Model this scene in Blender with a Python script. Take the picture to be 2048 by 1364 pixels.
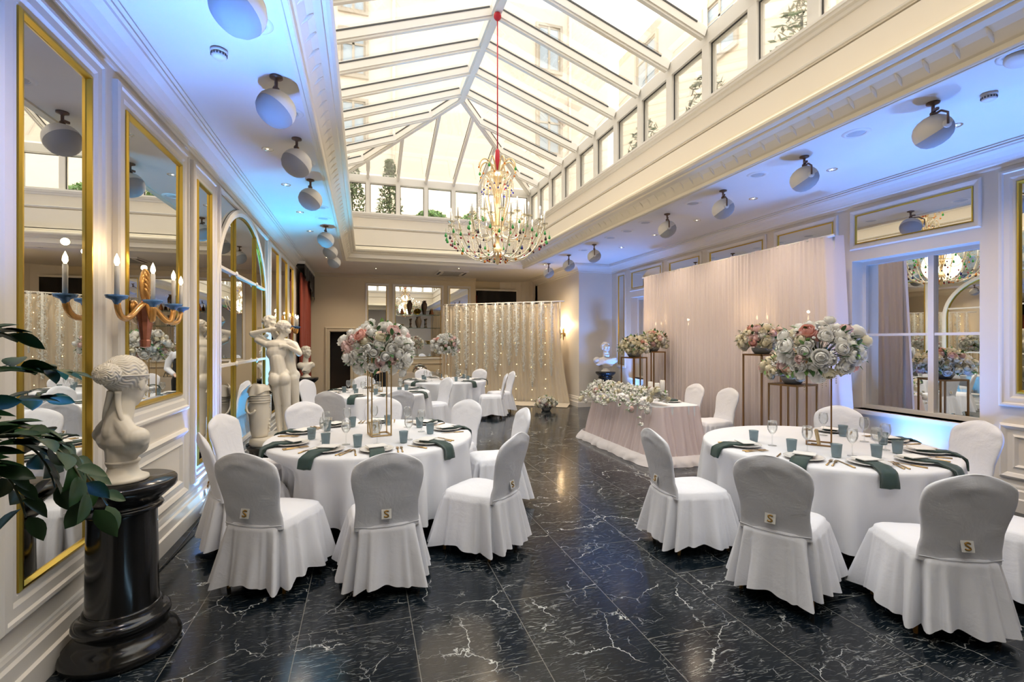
import bpy, math, random
from mathutils import Vector, Matrix
import mathutils.noise as mnoise
sc = bpy.context.scene
for o in list(bpy.data.objects):
    bpy.data.objects.remove(o, do_unlink=True)
random.seed(7)
PI = math.pi
COL = sc.collection

# ------------------------------------------------------------------ camera
CAMZ = 1.65
YAW = math.radians(17.02)
cam_d = bpy.data.cameras.new('camera'); cam = bpy.data.objects.new('camera', cam_d); COL.objects.link(cam)
cam_d.sensor_width = 36.0; cam_d.lens = 967.0 / 2048.0 * 36.0
cam_d.clip_start = 0.05; cam_d.clip_end = 200
cam.location = (0, 0, CAMZ); cam.rotation_euler = (PI / 2, 0, -YAW)
sc.camera = cam

# ------------------------------------------------------------------ world, exposure
w = bpy.data.worlds.new('overcast sky'); sc.world = w; w.use_nodes = True
bg = w.node_tree.nodes['Background']
bg.inputs[0].default_value = (1.0, 0.975, 0.94, 1); bg.inputs[1].default_value = 3.95
sc.view_settings.view_transform = 'Standard'; sc.view_settings.look = 'None'
sc.view_settings.exposure = 0.0; sc.view_settings.gamma = 1.0
sc.view_settings.use_curve_mapping = False
cy = sc.cycles
cy.max_bounces = 8; cy.diffuse_bounces = 3; cy.glossy_bounces = 4; cy.transmission_bounces = 4
cy.transparent_max_bounces = 14; cy.sample_clamp_indirect = 4.0; cy.sample_clamp_direct = 0.0
cy.caustics_reflective = False; cy.caustics_refractive = False; cy.blur_glossy = 0.6
cy.use_denoising = True; cy.use_adaptive_sampling = True; cy.adaptive_threshold = 0.05

def light(name, kind, loc, energy, color, target=None, size=0.1, spot=1.2, blend=0.6, parent=None, size_y=None):
    d = bpy.data.lights.new(name, kind); d.energy = energy; d.color = color
    if kind == 'SPOT':
        d.spot_size = spot; d.spot_blend = blend; d.shadow_soft_size = size
    elif kind == 'AREA':
        d.shape = 'RECTANGLE'; d.size = size; d.size_y = size_y or size
    else:
        d.shadow_soft_size = size
    o = bpy.data.objects.new(name, d); COL.objects.link(o); o.location = loc
    if target is not None:
        o.rotation_euler = (Vector(target) - Vector(loc)).to_track_quat('-Z', 'Y').to_euler()
    if parent:
        o.parent = parent
    return o
# sky portals over the glass roof: only guide the sampling of the sky light
def portal(loc, sx, sy, rot):
    d = bpy.data.lights.new('sky_portal', 'AREA'); d.shape = 'RECTANGLE'; d.size = sx; d.size_y = sy
    d.cycles.is_portal = True
    o = bpy.data.objects.new('sky_portal', d); COL.objects.link(o); o.location = loc; o.rotation_euler = rot

# ------------------------------------------------------------------ node helpers
class NT:
    def __init__(s, name):
        s.m = bpy.data.materials.new(name); s.m.use_nodes = True; s.t = s.m.node_tree
        s.t.nodes.clear(); s.out = s.n('ShaderNodeOutputMaterial')
    def n(s, typ, **kw):
        nd = s.t.nodes.new(typ)
        for k, v in kw.items(): setattr(nd, k, v)
        return nd
    def l(s, a, b): s.t.links.new(a, b)
    def math(s, op, a, b=None, c=None, clamp=False):
        nd = s.n('ShaderNodeMath', operation=op); nd.use_clamp = clamp
        for i, x in enumerate((a, b, c)):
            if x is None: continue
            if isinstance(x, (int, float)): nd.inputs[i].default_value = x
            else: s.l(x, nd.inputs[i])
        return nd.outputs[0]
    def pos(s, kind='Object'):
        return s.n('ShaderNodeTexCoord').outputs[kind] if kind != 'World' else s.n('ShaderNodeNewGeometry').outputs['Position']
    def noise(s, vec, scale, detail=3, rough=.5, dist=0.0):
        nd = s.n('ShaderNodeTexNoise'); s.l(vec, nd.inputs['Vector'])
        nd.inputs['Scale'].default_value = scale; nd.inputs['Detail'].default_value = detail
        nd.inputs['Roughness'].default_value = rough; nd.inputs['Distortion'].default_value = dist
        return nd
    def mixc(s, f, a, b, blend='MIX'):
        nd = s.n('ShaderNodeMix', data_type='RGBA', blend_type=blend)
        for i, x in ((0, f), (6, a), (7, b)):
            if isinstance(x, (int, float)): nd.inputs[i].default_value = x
            elif isinstance(x, tuple): nd.inputs[i].default_value = x + (1,) if len(x) == 3 else x
            else: s.l(x, nd.inputs[i])
        return nd.outputs[2]
    def ramp(s, f, p0, p1, c0=(0, 0, 0), c1=(1, 1, 1)):
        nd = s.n('ShaderNodeValToRGB'); e = nd.color_ramp.elements
        e[0].position = p0; e[1].position = p1; e[0].color = c0 + (1,); e[1].color = c1 + (1,)
        s.l(f, nd.inputs[0]); return nd.outputs[0]
    def bump(s, h, strength=.2, dist=.01):
        nd = s.n('ShaderNodeBump'); nd.inputs['Strength'].default_value = strength
        nd.inputs['Distance'].default_value = dist; s.l(h, nd.inputs['Height']); return nd.outputs[0]
    def bsdf(s, color, rough=.5, metal=0.0, **kw):
        nd = s.n('ShaderNodeBsdfPrincipled')
        for k, v in (('Base Color', color), ('Roughness', rough), ('Metallic', metal)) + tuple(kw.items()):
            if isinstance(v, tuple): nd.inputs[k].default_value = v + (1,) if len(v) == 3 else v
            elif isinstance(v, (int, float)): nd.inputs[k].default_value = v
            else: s.l(v, nd.inputs[k])
        return nd
    def done(s, shader):
        s.l(shader.outputs[0] if hasattr(shader, 'outputs') else shader, s.out.inputs[0]); return s.m

MATS = {}
def plain(name, color, rough=.5, metal=0.0, var=.05, bump=0.0, bscale=60, vscale=4, **kw):
    """procedural surface: base colour with a slight noise variation and fine bump"""
    if name in MATS: return MATS[name]
    t = NT(name); v = t.pos()
    nz = t.noise(v, vscale, 3)
    c = t.mixc(nz.outputs[0], tuple(max(0, x * (1 - var)) for x in color), tuple(min(1, x * (1 + var)) for x in color))
    b = t.bsdf(c, rough, metal, **kw)
    if bump:
        t.l(t.bump(t.noise(v, bscale, 4).outputs[0], bump, .01), b.inputs['Normal'])
    MATS[name] = t.done(b); return MATS[name]
def emit(name, color, strength):
    t = NT(name); e = t.n('ShaderNodeEmission'); e.inputs[0].default_value = color + (1,); e.inputs[1].default_value = strength
    return t.done(e)
def thin_glass(name, tint=(1, 1, 1), gloss=.08, rough=.02, body=0.0, bodycol=(1, 1, 1), pattern=0):
    t = NT(name)
    tr = t.n('ShaderNodeBsdfTransparent'); tr.inputs[0].default_value = tint + (1,)
    gl = t.n('ShaderNodeBsdfGlossy'); gl.inputs['Roughness'].default_value = rough
    lw = t.n('ShaderNodeLayerWeight'); lw.inputs[0].default_value = .25
    f = t.math('MULTIPLY_ADD', lw.outputs['Fresnel'], .45, gloss, clamp=True)
    base = tr.outputs[0]
    if body:
        df = t.n('ShaderNodeBsdfDiffuse'); df.inputs[0].default_value = bodycol + (1,)
        mx0 = t.n('ShaderNodeMixShader'); mx0.inputs[0].default_value = body
        if pattern:
            vo = t.n('ShaderNodeTexVoronoi'); vo.feature = 'DISTANCE_TO_EDGE'; vo.inputs['Scale'].default_value = pattern
            t.l(t.pos(), vo.inputs['Vector'])
            t.l(t.math('MULTIPLY_ADD', t.ramp(vo.outputs[0], .0, .12), -body * .6, min(1, body * 1.45), clamp=True), mx0.inputs[0])
            t.l(t.bump(vo.outputs[0], .8, .004), gl.inputs['Normal'])
        t.l(tr.outputs[0], mx0.inputs[1]); t.l(df.outputs[0], mx0.inputs[2]); base = mx0.outputs[0]
    mx = t.n('ShaderNodeMixShader'); t.l(f, mx.inputs[0]); t.l(base, mx.inputs[1]); t.l(gl.outputs[0], mx.inputs[2])
    return t.done(mx)
def cloth(name, color, rough=.85, weave=900, wr=.25, transl=0.0, sheer=0.0):
    t = NT(name); v = t.pos()
    wrk = t.noise(v, 7, 4, .55, .6)
    fine = t.noise(v, weave, 2)
    h = t.math('ADD', t.math('MULTIPLY', wrk.outputs[0], wr), t.math('MULTIPLY', fine.outputs[0], .02))
    c = t.mixc(fine.outputs[0], tuple(x * .95 for x in color), color)
    b = t.bsdf(c, rough, 0, **{'Sheen Weight': .15})
    nb = t.bump(h, .5, .05); t.l(nb, b.inputs['Normal'])
    sh = b.outputs[0]
    if transl:
        tl = t.n('ShaderNodeBsdfTranslucent'); t.l(c, tl.inputs[0])
        mx = t.n('ShaderNodeMixShader'); mx.inputs[0].default_value = transl
        t.l(sh, mx.inputs[1]); t.l(tl.outputs[0], mx.inputs[2]); sh = mx.outputs[0]
    if sheer:
        tp = t.n('ShaderNodeBsdfTransparent')
        mx = t.n('ShaderNodeMixShader'); mx.inputs[0].default_value = sheer
        t.l(sh, mx.inputs[1]); t.l(tp.outputs[0], mx.inputs[2]); sh = mx.outputs[0]
    return t.done(sh)

def marble_floor():
    t = NT('black marble tiles'); p = t.pos('World')
    sx = t.n('ShaderNodeSeparateXYZ'); t.l(p, sx.inputs[0])
    cx = t.math('DIVIDE', t.math('ADD', sx.outputs[0], .967), .617)
    col = t.math('FLOOR', cx)
    half = t.math('MULTIPLY', t.math('MODULO', t.math('ADD', col, 40.0), 2.0), .5)
    ry = t.math('ADD', t.math('DIVIDE', t.math('ADD', sx.outputs[1], .06), 1.2), half)
    row = t.math('FLOOR', ry)
    fx = t.math('SUBTRACT', cx, col); fy = t.math('SUBTRACT', ry, row)
    ex = t.math('MULTIPLY', t.math('MINIMUM', fx, t.math('SUBTRACT', 1.0, fx)), .617)
    ey = t.math('MULTIPLY', t.math('MINIMUM', fy, t.math('SUBTRACT', 1.0, fy)), 1.2)
    g = t.math('LESS_THAN', t.math('MINIMUM', ex, ey), .0022)
    cv = t.n('ShaderNodeCombineXYZ'); t.l(col, cv.inputs[0]); t.l(row, cv.inputs[1])
    wn = t.n('ShaderNodeTexWhiteNoise', noise_dimensions='3D'); t.l(cv.outputs[0], wn.inputs['Vector'])
    off = t.n('ShaderNodeVectorMath', operation='MULTIPLY_ADD'); t.l(wn.outputs['Color'], off.inputs[0])
    off.inputs[1].default_value = (31, 17, 9); t.l(p, off.inputs[2])
    v = off.outputs[0]
    # long crack veins
    def veins(scale, wid, dist, dscale, thr0, thr1):
        nz = t.noise(v, dscale, 5, .6)
        ad = t.n('ShaderNodeVectorMath', operation='MULTIPLY_ADD'); t.l(nz.outputs['Color'], ad.inputs[0])
        ad.inputs[1].default_value = (dist,) * 3; t.l(v, ad.inputs[2])
        vo = t.n('ShaderNodeTexVoronoi', feature='DISTANCE_TO_EDGE'); vo.inputs['Scale'].default_value = scale
        t.l(ad.outputs[0], vo.inputs['Vector'])
        line = t.ramp(vo.outputs['Distance'], 0.0, wid, (1, 1, 1), (0, 0, 0))
        m = t.ramp(t.noise(v, scale * 1.1 + .7, 2).outputs[0], thr0, thr1)
        return t.math('MULTIPLY', line, m)
    v1 = veins(1.9, .007, .36, 2.8, .46, .56)
    v2 = veins(6.0, .016, .22, 5, .50, .62)
    # fine short scratches: stretched noise in two directions
    def scr(ang, sc1, sc2, lo, hi):
        mp = t.n('ShaderNodeMapping'); mp.inputs['Rotation'].default_value = (0, 0, ang); mp.inputs['Scale'].default_value = (sc1, sc2, 1)
        nz0 = t.noise(v, 6, 2)
        ad = t.n('ShaderNodeVectorMath', operation='MULTIPLY_ADD'); t.l(nz0.outputs['Color'], ad.inputs[0])
        ad.inputs[1].default_value = (.07,) * 3; t.l(v, ad.inputs[2]); t.l(ad.outputs[0], mp.inputs[0])
        return t.ramp(t.noise(mp.outputs[0], 1.0, 2, .5).outputs[0], lo, hi)
    s1 = scr(.5, 12, 230, .665, .70); s2 = scr(2.0, 13, 240, .665, .705); s3 = scr(1.25, 10, 260, .66, .70)
    patch = t.ramp(t.noise(v, 2.2, 3).outputs[0], .38, .66)
    scr_all = t.math('MULTIPLY', t.math('MAXIMUM', t.math('MAXIMUM', s1, s2), s3), t.math('MULTIPLY_ADD', patch, .85, .15))
    vein = t.math('MAXIMUM', t.math('MAXIMUM', v1, t.math('MULTIPLY', v2, .42)), t.math('MULTIPLY', scr_all, .60), clamp=True)
    tone = t.math('MULTIPLY_ADD', wn.outputs['Value'], .6, .7)
    cloud = t.noise(v, 4, 5, .6)
    dark = t.mixc(cloud.outputs[0], (.0018, .0040, .0070), (.0085, .0145, .021))
    dk = t.n('ShaderNodeVectorMath', operation='SCALE'); t.l(dark, dk.inputs[0]); t.l(tone, dk.inputs['Scale'])
    c = t.mixc(vein, dk.outputs[0], (.62, .64, .62))
    c = t.mixc(t.math('MULTIPLY', g, .45), c, (.35, .34, .30))
    r = t.math('MULTIPLY_ADD', cloud.outputs[0], .10, .10)
    b = t.bsdf(c, r, 0, **{'IOR': 1.42})
    return t.done(b)

cream = plain('cream wall paint', (.86, .80, .71), .55, var=.02, bump=.04, bscale=220)
white_paint = plain('ivory satin trim paint', (.87, .83, .77), .35, var=.02)
ceilm = plain('matt ceiling paint', (.86, .82, .76), .7, var=.02)
endpaint_shaded = plain('beige end wall paint', (.74, .64, .46), .6, var=.03, bump=.04, bscale=220)  # dimmer light at the far end put into the wall colour
gold = plain('gilt edging', (.62, .42, .07), .28, 1.0, var=.1)
brass = plain('brushed brass', (.56, .38, .17), .32, 1.0, var=.08)
bronze = plain('bronze tube', (.30, .17, .07), .35, .9, var=.1)
wood = plain('gold painted leg wood', (.45, .23, .06), .4, .2)
black = plain('black metal', (.012, .012, .013), .35, 0)
gasket = plain('dark glazing seal', (.05, .05, .05), .5)
mirror = NT('mirror silver'); mirror = mirror.done(mirror.bsdf((.86, .87, .85), .0, 1.0))
roofglass = thin_glass('roof glass', (.97, .97, .95), .02, .03)
clear = thin_glass('clear glass', (.98, .99, .99), .07, .02)
crystal = thin_glass('crystal', (.93, .90, .80), .14, .10, body=.30, bodycol=(.80, .68, .46))
tumblerm = thin_glass('grey blue glass', (.60, .69, .72), .05, .08, body=.24, bodycol=(.36, .45, .48), pattern=70)
linen = cloth('white table linen', (.85, .86, .91), wr=.12)
covercloth = cloth('white chair cover fabric', (.83, .84, .90), wr=.30)
green = cloth('dark green napkin cloth', (.032, .062, .052), wr=.1)
pinktulle = cloth('pink tulle', (.91, .78, .77), wr=.1, transl=.35)
whitetulle = cloth('white tulle', (.86, .80, .80), wr=.2, transl=.2)
drapem = cloth('blush voile drape', (.93, .83, .82), wr=.05, transl=.20, sheer=.05)
drape2 = cloth('ivory voile drape', (.88, .77, .60), wr=.05, transl=.18, sheer=.05)
redcurtain = cloth('russet curtain velvet', (.30, .045, .02), wr=.1)
blackcloth = cloth('black velvet', (.008, .007, .008), wr=.1)
porcelain = plain('white porcelain', (.84, .82, .79), .15, var=.02)
card = plain('white card', (.85, .84, .82), .7, var=.02)
marble = plain('white sculpture marble', (.84, .78, .67), .38, var=.05, vscale=6, **{'Subsurface Weight': 0.0})
plaster = plain('cast plaster', (.80, .77, .72), .6, var=.05)
pillarm = plain('black scagliola', (.010, .0095, .009), .16, 0, var=.4, vscale=9)
ledblue = emit('blue led', (.45, .75, 1.0), 16)
bulb = emit('warm bulb', (1.0, .78, .45), 14)
bulbw = emit('white bulb', (1.0, .90, .72), 6)
def petal(name, color, *a, **k):
    t = NT(name); b = t.bsdf(color, .6); tl = t.n('ShaderNodeBsdfTranslucent'); tl.inputs[0].default_value = color + (1,)
    c = t.mixc(t.noise(t.pos(), 25, 2).outputs[0], tuple(x * .93 for x in color), color); t.l(c, b.inputs['Base Color'])
    mx = t.n('ShaderNodeMixShader'); mx.inputs[0].default_value = .22; t.l(b.outputs[0], mx.inputs[1]); t.l(tl.outputs[0], mx.inputs[2])
    return t.done(mx)
rosew = petal('white rose petal', (.95, .93, .88), .6, var=.06, vscale=20)
rosec = petal('cream rose petal', (.90, .83, .64), .6, var=.06, vscale=20)
rosep = petal('blush rose petal', (.88, .64, .60), .6, var=.12, vscale=20)
rosek = petal('coral rose petal', (.86, .46, .38), .6, var=.12, vscale=20)
leafm = plain('leaf green', (.045, .13, .03), .45, var=.4, vscale=12)
leafl = plain('fresh leaf green', (.16, .32, .07), .5, var=.3, vscale=12)
zzleaf = plain('glossy dark leaf', (.014, .046, .012), .36, var=.5, vscale=9, **{'Specular IOR Level': .35})
stemm = plain('plant stem', (.05, .06, .02), .5)
skin = plain('skin', (.62, .40, .30), .5)

# ------------------------------------------------------------------ mesh builder
class MB:
    def __init__(s): s.v = []; s.f = []; s.mi = []; s.sm = []
    def add(s, vs, fs, mi=0, smooth=False, M=None):
        b = len(s.v)
        if M is not None: vs = [tuple(M @ Vector(p)) for p in vs]
        s.v.extend(tuple(p) for p in vs)
        for f in fs:
            s.f.append(tuple(b + i for i in f)); s.mi.append(mi); s.sm.append(smooth)
        return s
    def box(s, a, b, mi=0, M=None):
        x0, y0, z0 = a; x1, y1, z1 = b
        vs = [(x0, y0, z0), (x1, y0, z0), (x1, y1, z0), (x0, y1, z0), (x0, y0, z1), (x1, y0, z1), (x1, y1, z1), (x0, y1, z1)]
        return s.add(vs, [(0, 3, 2, 1), (4, 5, 6, 7), (0, 1, 5, 4), (1, 2, 6, 5), (2, 3, 7, 6), (3, 0, 4, 7)], mi, False, M)
    def cbox(s, c, d, mi=0, M=None):
        return s.box([c[i] - d[i] / 2 for i in range(3)], [c[i] + d[i] / 2 for i in range(3)], mi, M)
    def lathe(s, prof, n=24, mi=0, M=None, smooth=True, cap=True):
        vs = []; fs = []
        for r, z in prof:
            for k in range(n):
                a = 2 * PI * k / n; vs.append((r * math.cos(a), r * math.sin(a), z))
        for i in range(len(prof) - 1):
            for k in range(n):
                k2 = (k + 1) % n; fs.append((i * n + k, i * n + k2, (i + 1) * n + k2, (i + 1) * n + k))
        if cap:
            if prof[0][0] > 1e-4: fs.append(tuple(range(n - 1, -1, -1)))
            if prof[-1][0] > 1e-4: fs.append(tuple((len(prof) - 1) * n + k for k in range(n)))
        return s.add(vs, fs, mi, smooth, M)
    def tube(s, pts, r, n=8, mi=0, M=None, cap=True, flat=1.0):
        pts = [Vector(p) for p in pts]; N = len(pts)
        rs = r if isinstance(r, (list, tuple)) else [r] * N
        vs = []; fs = []; ref = None
        for i, p in enumerate(pts):
            t = (pts[min(i + 1, N - 1)] - pts[max(i - 1, 0)])
            if t.length < 1e-9: t = Vector((0, 0, 1))
            t.normalize()
            if ref is None:
                ref = Vector((0, 0, 1)) if abs(t.z) < .9 else Vector((1, 0, 0))
            a = t.cross(ref)
            if a.length < 1e-6: a = t.orthogonal()
            a.normalize(); b = a.cross(t); b.normalize(); ref = b
            for k in range(n):
                an = 2 * PI * k / n
                vs.append(p + (a * math.cos(an) * flat + b * math.sin(an)) * rs[i])
        for i in range(N - 1):
            for k in range(n):
                k2 = (k + 1) % n; fs.append((i * n + k, i * n + k2, (i + 1) * n + k2, (i + 1) * n + k))
        if cap: fs += [tuple(range(n - 1, -1, -1)), tuple((N - 1) * n + k for k in range(n))]
        return s.add(vs, fs, mi, True, M)
    def grid(s, fn, nu, nv, mi=0, smooth=True, M=None, closeu=False):
        vs = []; fs = []
        for j in range(nv + 1):
            for i in range(nu + (0 if closeu else 1)):
                vs.append(fn(i / nu, j / nv))
        W = nu + (0 if closeu else 1)
        for j in range(nv):
            for i in range(nu):
                i2 = (i + 1) % W if closeu else i + 1
                fs.append((j * W + i, j * W + i2, (j + 1) * W + i2, (j + 1) * W + i))
        return s.add(vs, fs, mi, smooth, M)
    def ball(s, c, r, nu=14, nv=9, mi=0, M=None, rot=None):
        c = Vector(c); r = r if isinstance(r, (tuple, list)) else (r,) * 3
        R = rot if rot is not None else Matrix.Identity(3)
        def fn(u, v):
            a = 2 * PI * u; b = -PI / 2 + PI * v
            return c + R @ Vector((r[0] * math.cos(b) * math.cos(a), r[1] * math.cos(b) * math.sin(a), r[2] * math.sin(b)))
        return s.grid(fn, nu, nv, mi, True, M, closeu=True)
    def capsule(s, p0, p1, r0, r1, n=12, mi=0, M=None):
        p0 = Vector(p0); p1 = Vector(p1); d = (p1 - p0).normalized()
        pts = []; rs = []
        for k in range(4):
            a = PI / 2 * (k / 4); pts.append(p0 - d * r0 * math.cos(a)); rs.append(max(.0005, r0 * math.sin(a)))
        pts += [p0, p1]; rs += [r0, r1]
        for k in range(1, 5):
            a = PI / 2 * (k / 4); pts.append(p1 + d * r1 * math.sin(a)); rs.append(max(.0005, r1 * math.cos(a)))
        return s.tube(pts, rs, n, mi, M)
    def prism(s, poly, z0, z1, mi=0, M=None, smooth=False):
        n = len(poly); vs = [(x, y, z0) for x, y in poly] + [(x, y, z1) for x, y in poly]
        fs = [tuple(range(n - 1, -1, -1)), tuple(range(n, 2 * n))]
        fs += [(i, (i + 1) % n, n + (i + 1) % n, n + i) for i in range(n)]
        return s.add(vs, fs, mi, smooth, M)
    def frame(s, O, U, V, N, u0, v0, u1, v1, prof, mi=0):
        """mitred moulding round a rectangle; prof = (inset, height) pairs, or (inset, height, mat)"""
        O, U, V, N = map(Vector, (O, U, V, N)); vs = []; fs = []
        for q in prof:
            i, h = q[0], q[1]
            for (u, v) in ((u0 + i, v0 + i), (u1 - i, v0 + i), (u1 - i, v1 - i), (u0 + i, v1 - i)):
                vs.append(O + U * u + V * v + N * h)
        for j in range(len(prof) - 1):
            for k in range(4):
                k2 = (k + 1) % 4; fs.append((j * 4 + k, j * 4 + k2, (j + 1) * 4 + k2, (j + 1) * 4 + k))
        return s.add(vs, fs, mi, False)
    def build(s, name, mats, parent=None, kind=None, loc=None, autosmooth=False):
        me = bpy.data.meshes.new(name)
        me.from_pydata(s.v, [], s.f)
        for m in (mats if isinstance(mats, (list, tuple)) else [mats]): me.materials.append(m)
        me.polygons.foreach_set('material_index', s.mi); me.polygons.foreach_set('use_smooth', s.sm)
        me.validate(); me.update()
        o = bpy.data.objects.new(name, me); COL.objects.link(o)
        if parent is not None: o.parent = parent
        if kind: o['kind'] = kind
        if loc is not None: o.location = loc
        return o
def fixnormals(o):
    import bmesh
    bm = bmesh.new(); bm.from_mesh(o.data); bmesh.ops.recalc_face_normals(bm, faces=bm.faces); bm.to_mesh(o.data); bm.free(); return o
def tag(o, label, cat, group=None):
    o['label'] = label; o['category'] = cat
    if group: o['group'] = group
    elif 'group' in o: del o['group']
    return o
def thing(name, label, cat, loc=(0, 0, 0), rz=0.0, group=None):
    o = bpy.data.objects.new(name, None); o.empty_display_size = .05; COL.objects.link(o)
    o.location = loc; o.rotation_euler = (0, 0, rz); return tag(o, label, cat, group)
KIDS = {}
def kids(o):
    return [c for c in o.children]
def copy_tree(o, parent=None):
    c = o.copy(); COL.objects.link(c)
    if parent is not None: c.parent = parent
    for ch in kids(o): copy_tree(ch, c)
    return c
def dup(o, loc, rz, label, group=None, name=None):
    c = copy_tree(o); c.location = loc; c.rotation_euler = (0, 0, rz); c['label'] = label
    if group: c['group'] = group
    return c
def remeshed(mb, name, mat, voxel, smooth_it=4, parent=None, fac=.5):
    """one continuous surface grown from overlapping volumes"""
    o = mb.build(name, mat)
    m = o.modifiers.new('r', 'REMESH'); m.mode = 'VOXEL'; m.voxel_size = voxel; m.use_smooth_shade = True
    if smooth_it:
        q = o.modifiers.new('s', 'SMOOTH'); q.iterations = smooth_it; q.factor = fac
    dg = bpy.context.evaluated_depsgraph_get(); dg.update()
    me = bpy.data.meshes.new_from_object(o.evaluated_get(dg))
    o.modifiers.clear(); old = o.data; o.data = me; bpy.data.meshes.remove(old); me.name = name
    if len(me.materials) == 0: me.materials.append(mat)
    if parent is not None: o.parent = parent
    return o
def text_part(name, body, size, mat, parent, M, extrude=.001):
    cu = bpy.data.curves.new(name, 'FONT'); cu.body = body; cu.size = size; cu.extrude = extrude
    cu.align_x = 'CENTER'; cu.align_y = 'CENTER'
    o = bpy.data.objects.new(name, cu); COL.objects.link(o)
    dg = bpy.context.evaluated_depsgraph_get(); dg.update()
    me = bpy.data.meshes.new_from_object(o.evaluated_get(dg)); bpy.data.objects.remove(o)
    me.materials.clear(); me.materials.append(mat); me.transform(M)
    o = bpy.data.objects.new(name, me); COL.objects.link(o); o.parent = parent; return o
def nz(x, y=0.0, z=0.0): return mnoise.noise(Vector((x, y, z)))
# ================================================================== ROOM
XL, XR, YE, YB, H = -1.52, 6.06, 14.6, -2.6, 3.57
def wall_with_holes(name, axis, c0, c1, a0, a1, z0, z1, holes, mat):
    """thick wall; axis 'x' = wall plane normal to x between c0..c1, running a0..a1 in y (or the reverse)"""
    us = sorted({a0, a1} | {h[0] for h in holes} | {h[1] for h in holes})
    zs = sorted({z0, z1} | {h[2] for h in holes} | {h[3] for h in holes})
    m = MB()
    for i in range(len(us) - 1):
        for j in range(len(zs) - 1):
            u, v = (us[i] + us[i + 1]) / 2, (zs[j] + zs[j + 1]) / 2
            if any(h[0] < u < h[1] and h[2] < v < h[3] for h in holes): continue
            if axis == 'x': m.box((c0, us[i], zs[j]), (c1, us[i + 1], zs[j + 1]))
            else: m.box((us[i], c0, zs[j]), (us[i + 1], c1, zs[j + 1]))
    return m.build(name, mat, kind='structure')

MB().box((XL - .4, YB - .3, -.12), (XR + .6, YE + 1.2, 0)).build('floor', marble_floor(), kind='structure')
ce = MB(); HX0, HX1, HY0, HY1 = -.40, 4.0, -1.2, 12.1
ce.box((XL - .3, YB - .3, H), (HX0, YE + 1.0, H + .12)); ce.box((HX1, YB - .3, H), (XR + .4, YE + 1.0, H + .12))
ce.box((HX0, YB - .3, H), (HX1, HY0, H + .12)); ce.box((HX0, HY1, H), (HX1, YE + 1.0, H + .12))
ce.build('ceiling', ceilm, kind='structure')
MB().box((XL - .3, YB - .3, 0), (XL, YE + .3, H)).build('wall_left', cream, kind='structure')
# right wall with five recessed window openings
bays = [(3.33, 4.73), (4.90, 5.95), (6.10, 7.47), (7.62, 8.69), (8.86, 10.17)]
wall_with_holes('wall_right', 'x', XR, XR + .24, YB - .3, 11.3, 0, H, [(a + .02, b - .02, .78, 2.68) for a, b in bays], cream)
MB().box((XR + .24, YB - .3, 0), (XR + .40, 11.3, H)).build('wall_right_backing', cream, kind='structure')
wall_with_holes('wall_end', 'y', YE, YE + .3, XL, 3.30, 0, H, [(-.92, -.38, 0, 1.91)], endpaint_shaded)
MB().box((XL - .3, YB - .3, 0), (XR + .4, YB, H)).build('wall_back', cream, kind='structure')
# pier and sconce wall at the far right, window niche wall behind the flower backdrop
pr = MB(); pr.box((5.14, 11.07, 0), (XR + .4, 15.4, H))
# rounded inner corner of the niche
cor = [(5.14, 14.1)]
for k in range(0, 9):
    a = k / 8 * PI / 2; cor.append((5.14 - .9 + .9 * math.cos(a), 14.3 + .9 * math.sin(a)))
cor += [(5.2, 15.25), (5.2, 14.1)]
pr.prism(cor, 0, H)
pr.build('wall_pier', cream, kind='structure')
wall_with_holes('wall_niche', 'y', 15.2, 15.5, 3.2, 5.3, 0, H, [(3.45, 4.95, .9, 3.28)], endpaint_shaded)
MB().box((3.28, 14.89, 0), (3.34, 15.5, H)).build('wall_niche_side', endpaint_shaded, kind='structure')
# dark corridor behind the doorway
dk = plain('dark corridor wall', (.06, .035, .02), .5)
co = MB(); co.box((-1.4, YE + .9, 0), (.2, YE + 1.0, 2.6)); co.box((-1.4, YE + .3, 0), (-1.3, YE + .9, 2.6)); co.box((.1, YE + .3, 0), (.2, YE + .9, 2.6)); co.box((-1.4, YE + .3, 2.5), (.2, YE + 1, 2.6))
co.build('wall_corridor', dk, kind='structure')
dm = MB(); dm.frame((0, YE, 0), (1, 0, 0), (0, 0, 1), (0, -1, 0), -1.06, -.14, -.24, 2.05, [(0, 0), (0, .03), (.03, .045), (.06, .03), (.12, .03), (.14, .01), (.14, -.3)])
dm.build('door_1', plain('beige door frame', (.66, .58, .42), .5), kind='structure')
# mouldings: crown, cornice round the skylight opening, baseboards
def run_moulding(name, pts, prof, mat, closed=False, kind='structure', mi=None):
    """pts: floor-plan corners; prof: (out, z) with out = to the left of the path"""
    n = len(pts); P = [Vector((x, y)) for x, y in pts]; m = MB(); rings = []
    for i in range(n):
        d0 = (P[i] - P[i - 1]).normalized() if (i > 0 or closed) else (P[i + 1] - P[i]).normalized()
        d1 = (P[(i + 1) % n] - P[i]).normalized() if (i < n - 1 or closed) else d0
        n0 = Vector((-d0.y, d0.x)); n1 = Vector((-d1.y, d1.x)); b = (n0 + n1).normalized(); k = 1 / max(.2, b.dot(n0))
        rings.append([(P[i].x + b.x * k * o, P[i].y + b.y * k * o, z) for o, z in prof])
    vs = [p for r in rings for p in r]; L = len(prof); fs = []
    for i in range(n if closed else n - 1):
        j = (i + 1) % n
        for q in range(L - 1): fs.append((i * L + q, j * L + q, j * L + q + 1, i * L + q + 1))
    m.add(vs, fs); return m.build(name, mat, kind=kind)
crown = [(0, H - .20), (.015, H - .20), (.02, H - .185), (.02, H - .165), (.035, H - .155), (.04, H - .14), (.06, H - .11), (.10, H - .07), (.15, H - .05), (.155, H - .035), (.175, H - .03), (.175, H - .015), (.20, H - .012), (.20, H)]
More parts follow.
